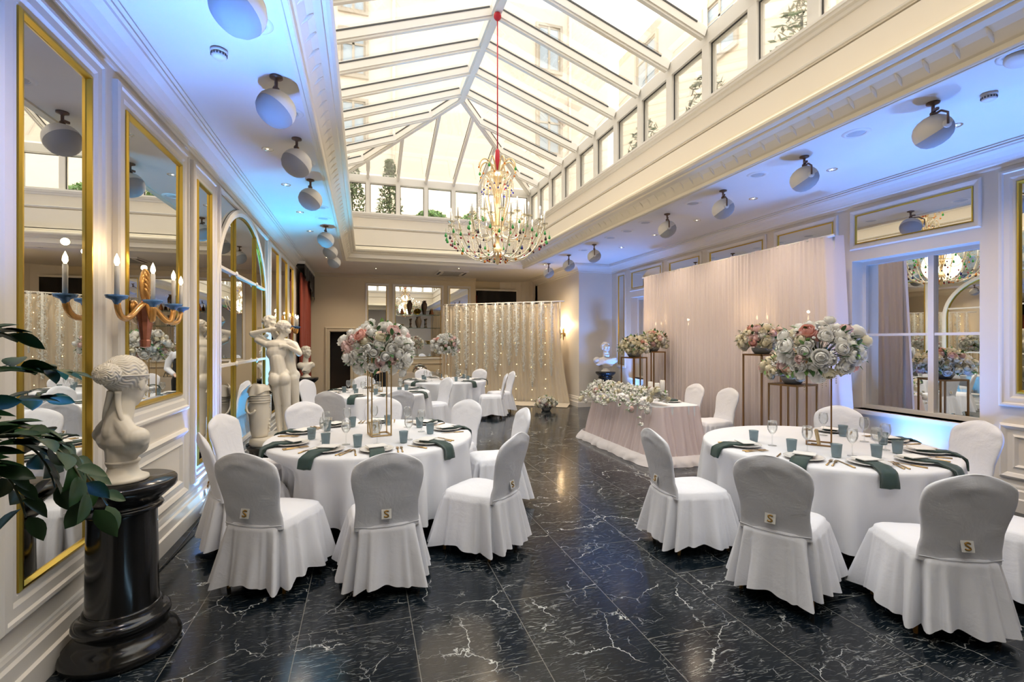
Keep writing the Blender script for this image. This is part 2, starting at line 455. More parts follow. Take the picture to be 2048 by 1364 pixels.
run_moulding('trim_1', [(XL, YE), (XL, YB)], crown, white_paint)
run_moulding('trim_2', [(XR, YB), (XR, 11.07), (5.14, 11.07), (5.14, 14.3)], crown, white_paint)
crown_s = [(0, H - .10), (.02, H - .09), (.03, H - .06), (.07, H - .02), (.09, H)]
run_moulding('trim_3', [(3.30, YE), (XL, YE)], crown_s, plain('beige trim', (.68, .60, .46), .5))
base = [(0, .26), (.012, .255), (.018, .235), (.018, .215), (.03, .20), (.03, .13), (.045, .12), (.045, 0)]
run_moulding('baseboard_left', [(XL, YE), (XL, YB)], base, white_paint)
run_moulding('baseboard_right', [(XR, YB), (XR, 11.07), (5.14, 11.07), (5.14, 14.2)], base, white_paint)
co = MB()
prof = [(-.07, 0), (-.07, -.018), (-.045, -.02), (-.04, -.012), (-.01, -.022), (0, -.012), (.008, .02), (.02, .035), (.035, .06), (.06, .10), (.10, .14), (.145, .165), (.15, .185), (.172, .188),
        (.195, .20), (.212, .225), (.212, .25), (.195, .272), (.17, .28), (.16, .28), (.158, .30), (.135, .315), (.10, .335), (.10, .35), (.05, .36), (-.16, .365)]
co.frame((0, 0, H), (1, 0, 0), (0, 1, 0), (0, 0, 1), HX0, HY0, HX1, HY1, prof)
def leaf(m, c, n):
    # ribbed acanthus bracket in the cove; n = direction into the opening
    pts = []; rs = []
    for k in range(15):
        t = k / 14; u = .022 + .075 * t ** 1.5; z = .045 + .085 * t ** .85
        pts.append((c[0] + n[0] * u, c[1] + n[1] * u, H + z)); rs.append((.003 + .0125 * math.sin(PI * min(1, t * 1.03)) ** .6) * (1.0 + .25 * (k % 2)))
    m.tube(pts, rs, 6)
y = 12.0
while y > -1.1:
    leaf(co, (HX1, y), (-1, 0)); leaf(co, (HX0, y), (1, 0)); y -= .19
x = HX0 + .2
while x < HX1 - .1:
    leaf(co, (x, HY1), (0, -1)); leaf(co, (x, HY0), (0, 1)); x += .19
co.build('trim_4', plain('cream cornice paint', (.86, .77, .60), .4, var=.02), kind='structure')

# ------------------------------------------------------------------ skylight shaft
SX0, SX1, SY0, SY1 = -.55, 4.15, -1.35, 12.0
ZS, ZV, ZR = CAMZ + 3.03, CAMZ + 3.93, CAMZ + 4.79      # sill, eave, ridge
shaft = plain('cream shaft panelling', (.88, .80, .68), .45, var=.015)
def ringwall(m, x0, y0, x1, y1, t, z0, z1):
    m.box((x0 - t, y0 - t, z0), (x0, y1 + t, z1)); m.box((x1, y0 - t, z0), (x1 + t, y1 + t, z1))
    m.box((x0, y0 - t, z0), (x1, y0, z1)); m.box((x0, y1, z0), (x1, y1 + t, z1))
m = MB(); ringwall(m, SX0, SY0, SX1, SY1, .2, H + .05, CAMZ + 2.655)
ringwall(m, SX0 - .03, SY0 - .03, SX1 + .03, SY1 + .03, .2, CAMZ + 2.655, CAMZ + 2.675)
ringwall(m, SX0 - .002, SY0 - .002, SX1 + .002, SY1 + .002, .2, CAMZ + 2.675, ZS)
m.build('wall_shaft', shaft, kind='structure')
m = MB(); m.frame((0, 0, ZS), (1, 0, 0), (0, 1, 0), (0, 0, 1), SX0, SY0, SX1, SY1, [(0, -.10), (.012, -.09), (.02, -.06), (.045, -.045), (.05, -.02), (.06, -.015), (.06, .015), (-.2, .02)])
m.frame((0, 0, ZS), (1, 0, 0), (0, 1, 0), (0, 0, 1), SX0, SY0, SX1, SY1, [(0, -.34), (.012, -.335), (.016, -.32), (0, -.31)])
m.build('trim_5', white_paint, kind='structure')
nodes_y = [SY1, 11.32] + [11.32 - .77 * k for k in range(1, 17)]
nodes_y = [v for v in nodes_y if v > SY0 + .3] + [SY0]
nodes_x = [SX0, .09, .79, 1.46, 2.14, 2.81, 3.51, SX1]
fr = plain('white glazing frame', (.88, .84, .77), .35, var=.015)
fm = MB()
for side, xx in ((0, SX0), (1, SX1)):
    s = -1 if side == 0 else 1
    for yy in nodes_y:
        fm.cbox((xx + s * .061, yy, (ZS + ZV - .13) / 2), (.12, .13, ZV - ZS - .21))
    fm.box((min(xx, xx + s * .14), SY0, ZV - .17), (max(xx, xx + s * .14), SY1, ZV + .02))
    fm.box((min(xx, xx + s * .12), SY0, ZS), (max(xx, xx + s * .12), SY1, ZS + .04))
for yy, s in ((SY0, -1), (SY1, 1)):
    for xx in nodes_x:
        fm.cbox((xx, yy + s * .061, (ZS + ZV - .11) / 2), (.10, .12, ZV - ZS - .19))
    fm.box((SX0, min(yy, yy + s * .14), ZV - .15), (SX1, max(yy, yy + s * .14), ZV + .02))
    fm.box((SX0, min(yy, yy + s * .12), ZS), (SX1, max(yy, yy + s * .12), ZS + .04))
fm.build('trim_6', fr, kind='structure')
wn_i = 0
def clerestory(a0, a1, fixed, axis, s):
    global wn_i
    wn_i += 1; z0, z1 = ZS + .04, ZV - .17; q = .05
    g = MB(); P = MB(); t = fixed + s * .05
    if axis == 'y':
        g.frame((t, 0, 0), (0, 1, 0), (0, 0, 1), (-s, 0, 0), a0, z0, a1, z1, [(0, 0), (0, .012), (.014, .012), (.014, 0)])
        P.box((min(t, t + s * .008), a0, z0), (max(t, t + s * .008), a1, z1))
    else:
        g.frame((0, t, 0), (1, 0, 0), (0, 0, 1), (0, -s, 0), a0, z0, a1, z1, [(0, 0), (0, .012), (.014, .012), (.014, 0)])
        P.box((a0, min(t, t + s * .008), z0), (a1, max(t, t + s * .008), z1))
    o = g.build('window_%d' % wn_i, gasket, kind='structure'); P.build('pane', roofglass, parent=o)
for i in range(len(nodes_y) - 1):
    b, a = nodes_y[i] - .065, nodes_y[i + 1] + .065
    clerestory(a, b, SX0, 'y', -1); clerestory(a, b, SX1, 'y', 1)
for i in range(len(nodes_x) - 1):
    a, b = nodes_x[i] + .05, nodes_x[i + 1] - .05
    clerestory(a, b, SY1, 'x', 1); clerestory(a, b, SY0, 'x', -1)
sky = thing('skylight', 'hipped glass roof lantern with white rafters and ridge above the hall', 'skylight', (0, 0, 0))
AX, AY1, AY0 = 1.8, 9.23, 1.42
def beam(A, B, wd, dp, name, up=(0, 0, 1), seal=True):
    A, B = Vector(A), Vector(B); t = (B - A).normalized(); s = t.cross(Vector(up)).normalized(); u = s.cross(t).normalized()
    m = MB()
    for (w_, d0, d1, mi) in ((wd / 2, -dp, -.022, 0),) + (((wd / 2 + .007, -.020, 0.0, 1),) if seal else ()) + ((wd / 2, -.022, .012, 0),):
        E = (A + t * .16, B - t * .10) if mi else (A, B)
        vs = [P + s * a + u * b for P in E for a, b in ((-w_, d0), (w_, d0), (w_, d1), (-w_, d1))]
        m.add(vs, [(0, 1, 2, 3), (7, 6, 5, 4), (0, 4, 5, 1), (1, 5, 6, 2), (2, 6, 7, 3), (3, 7, 4, 0)], mi)
    # stepped lower lip
    w_ = wd / 2 * .62; d0, d1 = -dp - .03, -dp
    vs = [P + s * a + u * b for P in (A, B) for a, b in ((-w_, d0), (w_, d0), (w_, d1), (-w_, d1))]
    m.add(vs, [(0, 1, 2, 3), (7, 6, 5, 4), (0, 4, 5, 1), (1, 5, 6, 2), (2, 6, 7, 3), (3, 7, 4, 0)], 0)
    return m.build(name, [fr, gasket], parent=sky)
ZE = ZV + .03
beam((AX, AY0, ZR), (AX, AY1, ZR), .14, .14, 'ridge_beam', seal=False)
for (cx, cyy, ay) in ((SX0, SY1, AY1), (SX1, SY1, AY1), (SX0, SY0, AY0), (SX1, SY0, AY0)):
    beam((cx, cyy, ZE), (AX, ay, ZR), .11, .13, 'hip_beam')
def top_of(y):      # upper end of a side rafter at y: parameter 1 at the ridge
    if y > AY1: return (SY1 - y) / (SY1 - AY1)
    if y < AY0: return (y - SY0) / (AY0 - SY0)
    return 1.0
def side_pt(xs, y, f): return (xs + (AX - xs) * f, y, ZE + (ZR - ZE) * f)
def end_pt(x, ys, ay):
    f = 1 - abs(x - AX) / (AX - SX0); return (x, ys + (ay - ys) * f, ZE + (ZR - ZE) * f)
for xs in (SX0, SX1):
    for y in nodes_y[1:-1]:
        beam(side_pt(xs, y, 0), side_pt(xs, y, top_of(y)), .085, .12, 'rafter')
    brk = sorted(set(nodes_y + [AY1, AY0]))
    for i in range(len(brk) - 1):
        a, b = brk[i], brk[i + 1]
        vs = [side_pt(xs, a, 0), side_pt(xs, b, 0), side_pt(xs, b, top_of(b)), side_pt(xs, a, top_of(a))]
        if top_of(a) < 1e-6: vs = vs[:3]
        elif top_of(b) < 1e-6: vs = [vs[0], vs[1], vs[3]]
        n = len(vs); lo = [(p[0], p[1], p[2] + .002) for p in vs]; hi = [(p[0], p[1], p[2] + .010) for p in vs]
        MB().add(lo + hi, [tuple(range(n)), tuple(range(2 * n - 1, n - 1, -1))] + [(k, (k + 1) % n, n + (k + 1) % n, n + k) for k in range(n)]).build('glass_pane', roofglass, parent=sky)
for ys, ay in ((SY1, AY1), (SY0, AY0)):
    for x in nodes_x[1:-1]:
        beam((x, ys, ZE), end_pt(x, ys, ay), .06, .09, 'rafter')
    xs_ = sorted(set(nodes_x + [AX]))
    for i in range(len(xs_) - 1):
        a, b = xs_[i], xs_[i + 1]
        vs = [(a, ys, ZE), (b, ys, ZE), end_pt(b, ys, ay), end_pt(a, ys, ay)]
        if a == SX0: vs = vs[:3]
        if b == SX1: vs = [vs[0], vs[1], vs[3]]
        n = len(vs); lo = [(p[0], p[1], p[2] + .002) for p in vs]; hi = [(p[0], p[1], p[2] + .010) for p in vs]
        MB().add(lo + hi, [tuple(range(n)), tuple(range(2 * n - 1, n - 1, -1))] + [(k, (k + 1) % n, n + (k + 1) % n, n + k) for k in range(n)]).build('glass_pane', roofglass, parent=sky)

# ------------------------------------------------------------------ the courtyard above
fac = plain('cream rendered facade', (.86, .75, .62), .8, var=.03, vscale=.4)
fac2 = plain('pale facade', (.86, .77, .67), .8, var=.03, vscale=.4)
winglass = plain('facade window glass', (.42, .52, .62), .1)
winframe = plain('facade window frame', (.50, .45, .38), .6)
MB().box((-7, -9, 4.45), (SX0 - .21, 19, 4.5)).box((SX1 + .21, -9, 4.45), (11, 19, 4.5)).box((SX0 - .21, SY1 + .21, 4.45), (SX1 + .21, 19, 4.5)).box((SX0 - .21, -9, 4.45), (SX1 + .21, SY0 - .21, 4.5)).build('flat_roof', plain('light roof gravel', (.62, .58, .50), .9, var=.1, vscale=8), kind='structure')
def facade(label, O, U, N, L, Ht, wins, mat, pipes=()):
    t = thing('courtyard_building', label, 'building', O)
    U = Vector(U); N = Vector(N); m = MB()
    a = Vector((0, 0, 0)); b = U * L - N * .4
    m.box((min(a.x, b.x), min(a.y, b.y), 0), (max(a.x, b.x), max(a.y, b.y), Ht)); m.build('wall', mat, t)
    for (u, z, w_, h_) in wins:
        f = MB(); f.frame(U * u + Vector((0, 0, z)), U, (0, 0, 1), N, 0, 0, w_, h_, [(-.10, 0), (-.10, .08), (0, .08), (.0, .02), (.07, .04), (.07, 0)])
        f.frame(U * (u + w_ / 2 - .04) + Vector((0, 0, z)), U, (0, 0, 1), N, 0, 0, .08, h_, [(0, 0), (0, .045), (.04, .045)])
        f.frame(U * u + Vector((0, 0, z + h_ * .68)), U, (0, 0, 1), N, 0, 0, w_, .07, [(0, 0), (0, .045), (.035, .045)])
        wo = f.build('window', winframe, t)
        g = MB(); q = U * u + N * .012 + Vector((0, 0, z)); g.add([q, q + U * w_, q + U * w_ + Vector((0, 0, h_)), q + Vector((0, 0, h_))], [(0, 1, 2, 3)]); g.build('pane', winglass, wo)
    for u in pipes:
        MB().tube([U * u + N * .1 + Vector((0, 0, 0)), U * u + N * .1 + Vector((0, 0, Ht))], .06, 8).build('drainpipe', mat, t)
    return t
facade('cream building wall with small windows seen through the left glass slope', (-5.2, -8, 4.5), (0, 1, 0), (1, 0, 0), 25, 8.5,
       [(16.4, 3.6, 1.5, 1.7), (16.4, 1.2, 1.5, 1.5), (10.6, 3.6, 1.5, 1.7), (11.5, 1.0, 1.5, 1.5), (4, 3.6, 1.5, 1.7)], fac, (20.5, 13.5))
facade('pale building wall closing the far end behind the glass roof', (-5.2, 17.5, 4.5), (1, 0, 0), (0, -1, 0), 14.6, 10, [(11.6, 7.6, .9, 1.7), (11.6, 4.4, .9, 1.7), (4.45, 6.3, .8, 1.5), (4.45, 3.9, .8, 1.5), (4.45, 8.5, .8, 1.2)], fac2, (6.2, 12.9))
facade('tall cream building wall with slanted-looking windows seen through the right glass slope', (9.6, -8, 4.5), (0, 1, 0), (-1, 0, 0), 25, 8.2,
       [(20.5, 2.0, 1.2, 1.9), (16.9, 2.0, 1.2, 1.9), (13.3, 2.0, 1.2, 1.9), (22.4, 6.0, 1.2, 1.7), (18.7, 5.2, 1.2, 1.6)], fac, (19.8, 15.8))
def conifer(name, label, c, h, r, mat, kind='cone', n=900):
    t = thing(name, label, 'tree' if kind == 'cone' else 'shrub', c, 0, 'greenery outside the glass roof')
    m = MB(); rnd = random.Random(hash(label) % 1000)
    for _ in range(n):
        z = rnd.random() ** .9; rr = r * ((1 - z * .75) if kind == 'cone' else math.sqrt(max(.05, 1 - (z * 2 - 1) ** 2))) * (rnd.random() ** .4)
        a = rnd.random() * 2 * PI; p = Vector((rr * math.cos(a), rr * math.sin(a), .05 + z * h))
        d = Vector((rnd.uniform(-1, 1), rnd.uniform(-1, 1), rnd.uniform(-.3, 1))).normalized() * .07; e = d.orthogonal().normalized() * .03
        m.add([p - d, p + e, p + d, p - e], [(0, 1, 2, 3)])
    m.build('foliage', mat, t); MB().tube([(0, 0, 0), (0, 0, h * .9)], [.04, .015], 6).build('trunk', stemm, t)
conf = plain('grey green conifer', (.10, .14, .06), .8, var=.4)
conifer('conifer', 'leftmost grey green conifer outside the far clerestory windows', (-.30, 13.4, 4.5), 1.9, .50, conf)
conifer('conifer', 'second conifer, standing outside the second far clerestory pane', (.66, 13.5, 4.5), 2.0, .46, conf)
conifer('shrub', 'low bright green shrub outside the middle far clerestory panes', (1.75, 13.2, 4.5), .62, .5, leafl, 'round')
conifer('shrub', 'low green shrub behind the chandelier outside the far clerestory', (2.9, 13.2, 4.5), .62, .45, leafl, 'round')
for i, yy in enumerate((4.6, 6.3, 8.0)):
    conifer('shrub', 'tall shrub outside the right clerestory, %s from the camera' % ('nearest', 'second', 'third')[i], (5.1, yy, 4.5), 1.25, .35, conf, 'round', 500)
for i, yy in enumerate((1.0, 3.6, 5.2)):
    conifer('shrub', 'leafy shrub outside the left clerestory, %s from the camera' % ('nearest', 'second', 'third')[i], (-1.5, yy, 4.5), 1.3, .4, conf, 'round', 500)

# ------------------------------------------------------------------ wall mirrors and panelling
FR = [(0, 0), (0, .030), (.012, .040), (.030, .040), (.040, .028), (.085, .028), (.105, .018), (.125, .018), (.135, .012)]
GL = [(.135, 0), (.135, .022), (.145, .030), (.155, .030), (.168, .010), (.168, 0)]
def wall_mirror(label, O, U, N, u0, z0, u1, z1, fr_=FR, gl_=GL, group=None, loc=None):
    t = thing('wall_mirror', label, 'mirror', (0, 0, 0), 0, group)
    MB().frame(O, U, (0, 0, 1), N, u0, z0, u1, z1, fr_).build('frame', white_paint, t)
    MB().frame(O, U, (0, 0, 1), N, u0, z0, u1, z1, gl_).build('gilt_edge', gold, t)
    i = gl_[-1][0]; O, U, N = Vector(O), Vector(U), Vector(N); q = O + N * .006
    u0 += i - .01; u1 -= i - .01; z0 += i - .01; z1 -= i - .01
    vs = [q + U * u0 + Vector((0, 0, z0)), q + U * u1 + Vector((0, 0, z0)), q + U * u1 + Vector((0, 0, z1)), q + U * u0 + Vector((0, 0, z1))]
    MB().add(vs + [v - N * .004 for v in vs], [(0, 1, 2, 3), (7, 6, 5, 4)]).build('mirror_glass', mirror, t)
    return t
LW = ((XL, 0, 0), (0, 1, 0), (1, 0, 0))
wall_mirror('tall gilt-edged wall mirror behind the black column with the bust', *LW, 2.62, .37, 3.51, 3.31)
wall_mirror('half-height gilt-edged wall mirror behind the candle sconce', *LW, 3.66, 1.05, 4.955, 3.31)
wall_mirror('narrow full-height gilt-edged mirror between the sconce mirror and the arched one', *LW, 5.085, .34, 5.805, 3.31)
SF = [(0, 0), (0, .03), (.02, .04), (.05, .028), (.07, .012)]
SG = [(.07, 0), (.07, .022), (.085, .028), (.095, 0)]
wall_mirror('slim full-height mirror just beyond the arched mirror', *LW, 8.90, .34, 9.82, 3.31, SF, SG)
wall_mirror('slim full-height mirror near the far sconce', *LW, 9.90, .34, 10.85, 3.31, SF, SG)
wall_mirror('last slim mirror before the russet curtain', *LW, 10.95, .34, 11.75, 3.31, SF, SG)
wall_mirror('gilt-edged mirror on the left wall behind the plant', *LW, .85, .37, 2.45, 3.31)
# raised panel under the sconce mirror
pn = MB(); pn.frame(*LW[:1], LW[1], (0, 0, 1), LW[2], 3.66, .31, 4.955, .88, [(0, 0), (0, .02), (.02, .035), (.05, .02), (.06, .012), (.10, .012), (.12, .022), (.14, 0)])
pn.build('trim_7', white_paint, kind='structure')
# arched mirror
t = thing('wall_mirror', 'large arched wall mirror with slender gilt glazing bars behind the embracing statues', 'mirror')
A0, A1, AC, AA, AB, AZ = 5.93, 8.72, 7.18, 1.30, 1.00, 2.25
MB().frame(*LW[:1], LW[1], (0, 0, 1), LW[2], A0, .34, A1, 3.33, [(0, 0), (0, .03), (.015, .04), (.04, .03), (.05, .008)]).build('frame', white_paint, t)
vs = [(XL + .006, A0, .34), (XL + .006, A1, .34), (XL + .006, A1, 3.32), (XL + .006, A0, 3.32)]
MB().add(vs + [(a - .004, b, c) for a, b, c in vs], [(0, 1, 2, 3), (7, 6, 5, 4)]).build('mirror_glass', mirror, t)
am = MB(); ag = MB()
path = [(-AA, .36)] + [(-AA, AZ)] + [(-AA * math.cos(a), AZ + AB * math.sin(a)) for a in [PI * k / 28 for k in range(1, 28)]] + [(AA, AZ), (AA, .36)]
def band(mm, w0, w1, h0, h1):
    vs = []; n = len(path)
    for k, (u, z) in enumerate(path):
        p0 = Vector(path[max(0, k - 1)]); p1 = Vector(path[min(n - 1, k + 1)]); tn = (p1 - p0).normalized(); nn = Vector((-tn.y, tn.x))
        for (w_, h_) in ((w0, .004), (w0, h0), ((w0 + w1) / 2, h1), (w1, h0), (w1, .004)):
            q = Vector((u, z)) + nn * w_; vs.append((XL + .006 + h_, AC + q.x, q.y))
    mm.add(vs, [(k * 5 + j, k * 5 + j + 1, (k + 1) * 5 + j + 1, (k + 1) * 5 + j) for k in range(n - 1) for j in range(4)], 0, False)
band(am, .0, .085, .03, .04); am.build('arch_band', white_paint, t)
band(ag, -.022, -.002, .016, .022); ag.build('gilt_edge', gold, t)
for yy in (6.60, 7.76):
    zt = AZ + AB * math.sqrt(1 - ((yy - AC) / AA) ** 2) - .01
    b = MB(); b.box((XL + .008, yy - .016, .36), (XL + .034, yy + .016, zt)); bo = b.build('glazing_bar', gold, t)
for zz in (2.46, 1.375):
    e = AA * (math.sqrt(max(0, 1 - ((zz - AZ) / AB) ** 2)) if zz > AZ else 1) - .02
    b = MB(); b.box((XL + .008, AC - e, zz - .016), (XL + .036, AC + e, zz + .016)); bo = b.build('glazing_bar', white_paint, t)
    for yy in (6.60, 7.76):
        MB().ball((XL + .04, yy, zz), (.02, .035, .035), 10, 6).build('rosette', white_paint, bo)
# right wall: transom mirrors, recessed window mirrors with sills
RW = ((XR, 0, 0), (0, -1, 0), (-1, 0, 0))
TF = [(0, 0), (0, .02), (.015, .03), (.05, .022), (.07, .010)]; TG = [(.07, 0), (.07, .018), (.08, .022), (.088, 0)]
names = ['above the near window recess', 'above the right end of the blush backdrop', 'above the middle of the blush backdrop', 'third along above the blush backdrop, left of its middle', 'above the blush backdrop left end, next to the pier']
for i, (a, b) in enumerate(bays):
    wall_mirror('small horizontal transom mirror ' + names[i], *RW, -b, 2.82, -a, 3.33, TF, TG, group='transom mirrors on the right wall')
    n2 = ['nearest the camera', 'behind the right end of the drape', 'behind the middle of the drape', 'behind the left of the drape', 'beyond the far end of the drape']
    wt = thing('window_mirror', 'mirrored window recess in the right wall, ' + n2[i], 'mirror', (0, 0, 0), 0, 'mirrored window recesses on the right wall')
    a += .02; b -= .02; xx = XR + .232
    MB().box((xx, a, .78), (xx + .006, b, 2.68)).build('mirror_glass', mirror, wt)
    c = (a + b) / 2 - .11 if i == 0 else (a + b) / 2
    f = MB(); f.box((xx - .04, c - .03, .80), (xx, c + .03, 2.68)); f.box((xx - .025, a, 1.715), (xx - .001, b, 1.745))
    f.frame((xx, 0, 0), (0, 1, 0), (0, 0, 1), (-1, 0, 0), a, .78, b, 2.68, [(0, 0), (0, .05), (.045, .05), (.045, 0)])
    f.build('frame', white_paint, wt)
    MB().box((XR - .06, a - .05, .735), (xx, b + .05, .78)).build('sill', white_paint, wt)
wall_mirror('tall gilt-edged mirror at the right edge of the photo', *RW, -3.18, 1.01, -1.80, 3.33)
wall_mirror('narrow tall mirror between the pier and the blush backdrop', *RW, -10.80, 1.0, -10.37, 3.33, TF, TG)
pn = MB(); pn.frame(*RW[:1], RW[1], (0, 0, 1), RW[2], -3.18, .31, -1.80, .84, [(0, 0), (0, .02), (.02, .035), (.05, .02), (.06, .012), (.10, .012), (.12, .022), (.14, 0)])
pn.build('trim_8', white_paint, kind='structure')
# end wall mirrors
EW = ((0, YE, 0), (1, 0, 0), (0, -1, 0))
EF = [(0, 0), (0, .02), (.02, .03), (.05, .02), (.07, .010)]; EG = [(.07, 0), (.07, .018), (.08, .02), (.088, 0)]
wall_mirror('narrow mirror left of the shelf mirror on the far wall', *EW, .03, 1.1, .70, 3.33, EF, EG)
wall_mirror('wide mirror behind the glass shelves on the far wall', *EW, .80, 1.1, 2.30, 3.33, EF, EG)
wall_mirror('square-topped mirror right of the shelf mirror on the far wall', *EW, 2.42, 1.1, 3.14, 3.33, EF, EG)
pn = MB(); pn.frame(*EW[:1], EW[1], (0, 0, 1), EW[2], .80, .3, 2.30, 1.0, [(0, 0), (0, .02), (.02, .03), (.05, .012), (.07, 0)]); pn.build('trim_9', plain('beige trim', (.68, .60, .46), .5), kind='structure')

# ------------------------------------------------------------------ curtains and window niche
def curtain_part(name, p0, p1, z0, z1, mat, parent, folds, amp, nrm, th=0, gather=None, seed=0):
    p0, p1 = Vector(p0), Vector(p1); L = (p1 - p0); nu = folds * 8
    def fn(u, v):
        a = amp * (math.sin(2 * PI * folds * (u + .012 * nz(u * 9, v * 2, seed))) + .5 * nz(u * folds * 1.7, v * 3, seed + 3)) * (.75 + .25 * v)
        uu = u if gather is None else gather(u, v)
        p = p0 + L * uu; z = z1 + (z0 - z1) * v
        return (p.x + nrm[0] * a, p.y + nrm[1] * a, z)
    m = MB(); m.grid(fn, nu, 14); return m.build(name, mat, parent)
ct = thing('curtain', 'russet velvet curtain with black swagged valance at the far left wall', 'curtain')
curtain_part('drape', (XL + .10, 12.25), (XL + .10, 14.45), .02, 3.25, redcurtain, ct, 15, .035, (1, 0))
vm = MB(); vm.grid(lambda u, v: (XL + .20 + .02 * math.sin(30 * u), 12.15 + 2.4 * u, 3.42 - v * (.22 + .45 * max(0, (u - .55) / .45) ** .8 + .10 * abs(math.sin(u * 7)))), 60, 6)
vm.box((XL + .02, 12.15, 3.38), (XL + .20, 14.5, 3.44)); vm.build('valance', blackcloth, ct)
MB().box((XL + .01, 12.1, 3.44), (XL + .22, 14.52, 3.50)).build('pelmet', white_paint, ct)
ct = thing('curtain', 'dark curtains with a black valance in the window niche above the flower backdrop', 'curtain')
curtain_part('drape', (3.42, 15.12), (3.9, 15.12), .9, 3.1, redcurtain, ct, 6, .03, (0, -1)); curtain_part('drape', (4.5, 15.12), (4.98, 15.12), .9, 3.1, redcurtain, ct, 6, .03, (0, -1))
MB().grid(lambda u, v: (3.45 + 1.5 * u, 15.04 + .01 * math.sin(40 * u), 3.26 - v * (.40 + .28 * math.sin(PI * u))), 40, 4).build('valance', blackcloth, ct)
MB().box((3.40, 15.02, 3.26), (5.0, 15.2, 3.31)).build('rail', white_paint, ct)
MB().box((3.3, 15.5, .8), (5.1, 15.52, 3.4)).build('window_90', plain('dark window', (.01, .01, .012), .2), kind='structure')

# ------------------------------------------------------------------ portals
portal(((SX0 + SX1) / 2, (SY0 + SY1) / 2, ZR + .15), 5.0, 13.6, (0, 0, 0))
# ================================================================== CEILING FIXTURES AND LAMPS
def hall_pt(px, py, h):
    """point where the sight line of a photo pixel meets height h above the camera"""
    d = 967 * h / (682 - py); u = (px - 1024) / 967 * d; s, c = math.sin(YAW), math.cos(YAW)
    return (u * c + d * s, d * c - u * s)
shell = plain('speaker shell', (.80, .77, .72), .4)
grille = plain('speaker grille', (.42, .42, .42), .55, bump=.5, bscale=900)
def speaker():
    t = thing('ceiling_speaker', 'x', 'speaker')
    R = Matrix.Rotation(.60, 4, 'X'); T = Matrix.Translation((0, 0, -.235)) @ R
    prof = [(.001, .125), (.05, .118), (.09, .098), (.120, .062), (.134, .022), (.136, -.012)]
    MB().lathe(prof, 30, 0, T, cap=False).build('shell', shell, t)
    MB().lathe([(.135, -.011), (.132, -.028), (.122, -.060), (.095, -.092), (.055, -.113), (.001, -.121)], 30, 0, T, cap=False).build('grille', grille, t)
    b = MB(); b.lathe([(.045, 0), (.045, -.012), (.02, -.02), (.012, -.03), (.012, -.075), (.022, -.085), (.022, -.10), (.001, -.105)], 14)
    b.tube([(0, 0, -.10), (.09, 0, -.105), (.158, 0, -.15), (.160, 0, -.24)], .009, 6); b.cbox((.03, .0, -.07), (.05, .02, .02))
    b.build('bracket', plain('speaker bracket', (.16, .10, .07), .4, .6), t)
    MB().lathe([(.001, .012), (.03, .012), (.032, 0)], 14, 0, Matrix.Translation((.145, 0, -.235)) @ Matrix.Rotation(PI / 2, 4, 'Y')).build('side_cap', shell, t)
    return t
sp0 = speaker(); first = True
lys = [2.75, 3.86, 4.98, 6.21, 8.62, 9.78, 11.0]; rys = [2.73, 3.92, 5.11, 6.30, 8.72, 9.97, 11.2]
ords = ['nearest', 'second', 'third', 'fourth', 'fifth', 'sixth', 'last']
for side, ys, x, rz in (('left', lys, -.61, 2.0), ('right', rys, 4.38, -2.0)):
    for i, y in enumerate(ys):
        lab = 'white globe speaker hanging from the %s ceiling strip, %s from the camera' % (side, ords[i])
        gp = 'globe speakers along the %s ceiling strip' % side
        if first: o = sp0; o['label'] = lab; o['group'] = gp; o.location = (x, y, H); o.rotation_euler = (0, 0, rz); first = False
        else: dup(sp0, (x, y, H), rz, lab, gp)
def downlight():
    t = thing('downlight', 'x', 'ceiling light')
    MB().lathe([(.038, .03), (.042, -.002), (.052, -.006), (.056, -.003), (.056, .001)], 20, cap=False).build('trim_ring', plain('chrome ring', (.75, .72, .66), .2, 1.0), t)
    MB().lathe([(.001, .028), (.036, .022)], 16, cap=False).build('reflector', plain('lamp reflector', (.7, .6, .45), .3, 1.0), t)
    MB().ball((0, 0, .006), .012, 8, 5).build('bulb', bulb, t)
    light('lamp', 'SPOT', (0, 0, -.012), DL_W, (1.0, .80, .58), (0, 0, -3), .03, 2.3, 1.0, parent=t)
    return t
DL_W = 70
dl0 = downlight(); first = True
dls = {'left': [(535, 298), (572, 369), (600, 424), (620, 462), (653, 515)], 'right': [(1910, 251), (1664, 339), (1506.6, 397), (1393.7, 440.5), (1309, 470), (1243, 495)]}
for side in dls:
    for i, (px, py) in enumerate(dls[side]):
        x, y = hall_pt(px, py, H - CAMZ)
        lab = 'small recessed downlight in the %s ceiling strip, %s from the camera' % (side, ords[i]); gp = 'recessed downlights in the %s strip' % side
        if first: o = dl0; o['label'] = lab; o['group'] = gp; o.location = (x, y, H); first = False
        else: dup(dl0, (x, y, H), 0, lab, gp)
for i, (x, y) in enumerate([(.3, 13.3), (2.4, 12.65), (3.3, 12.25), (4.35, 11.4), (-.7, 13.4), (5.2, 1.3), (-.9, 1.9)]):  # the three over the flower backdrop are added to light its garlands
    dup(dl0, (x, y, H), 0, ['small downlight near the far wall above the doorway', 'downlight above the left end of the flower backdrop', 'downlight above the middle of the flower backdrop', 'downlight above the right end of the flower backdrop', 'small downlight by the russet curtain', 'downlight in the right strip beside the camera', 'downlight in the left strip beside the camera', 'downlight in the left strip behind the camera', 'left downlight near the rear wall', 'right downlight near the rear wall'][i], 'recessed downlights elsewhere in the hall')
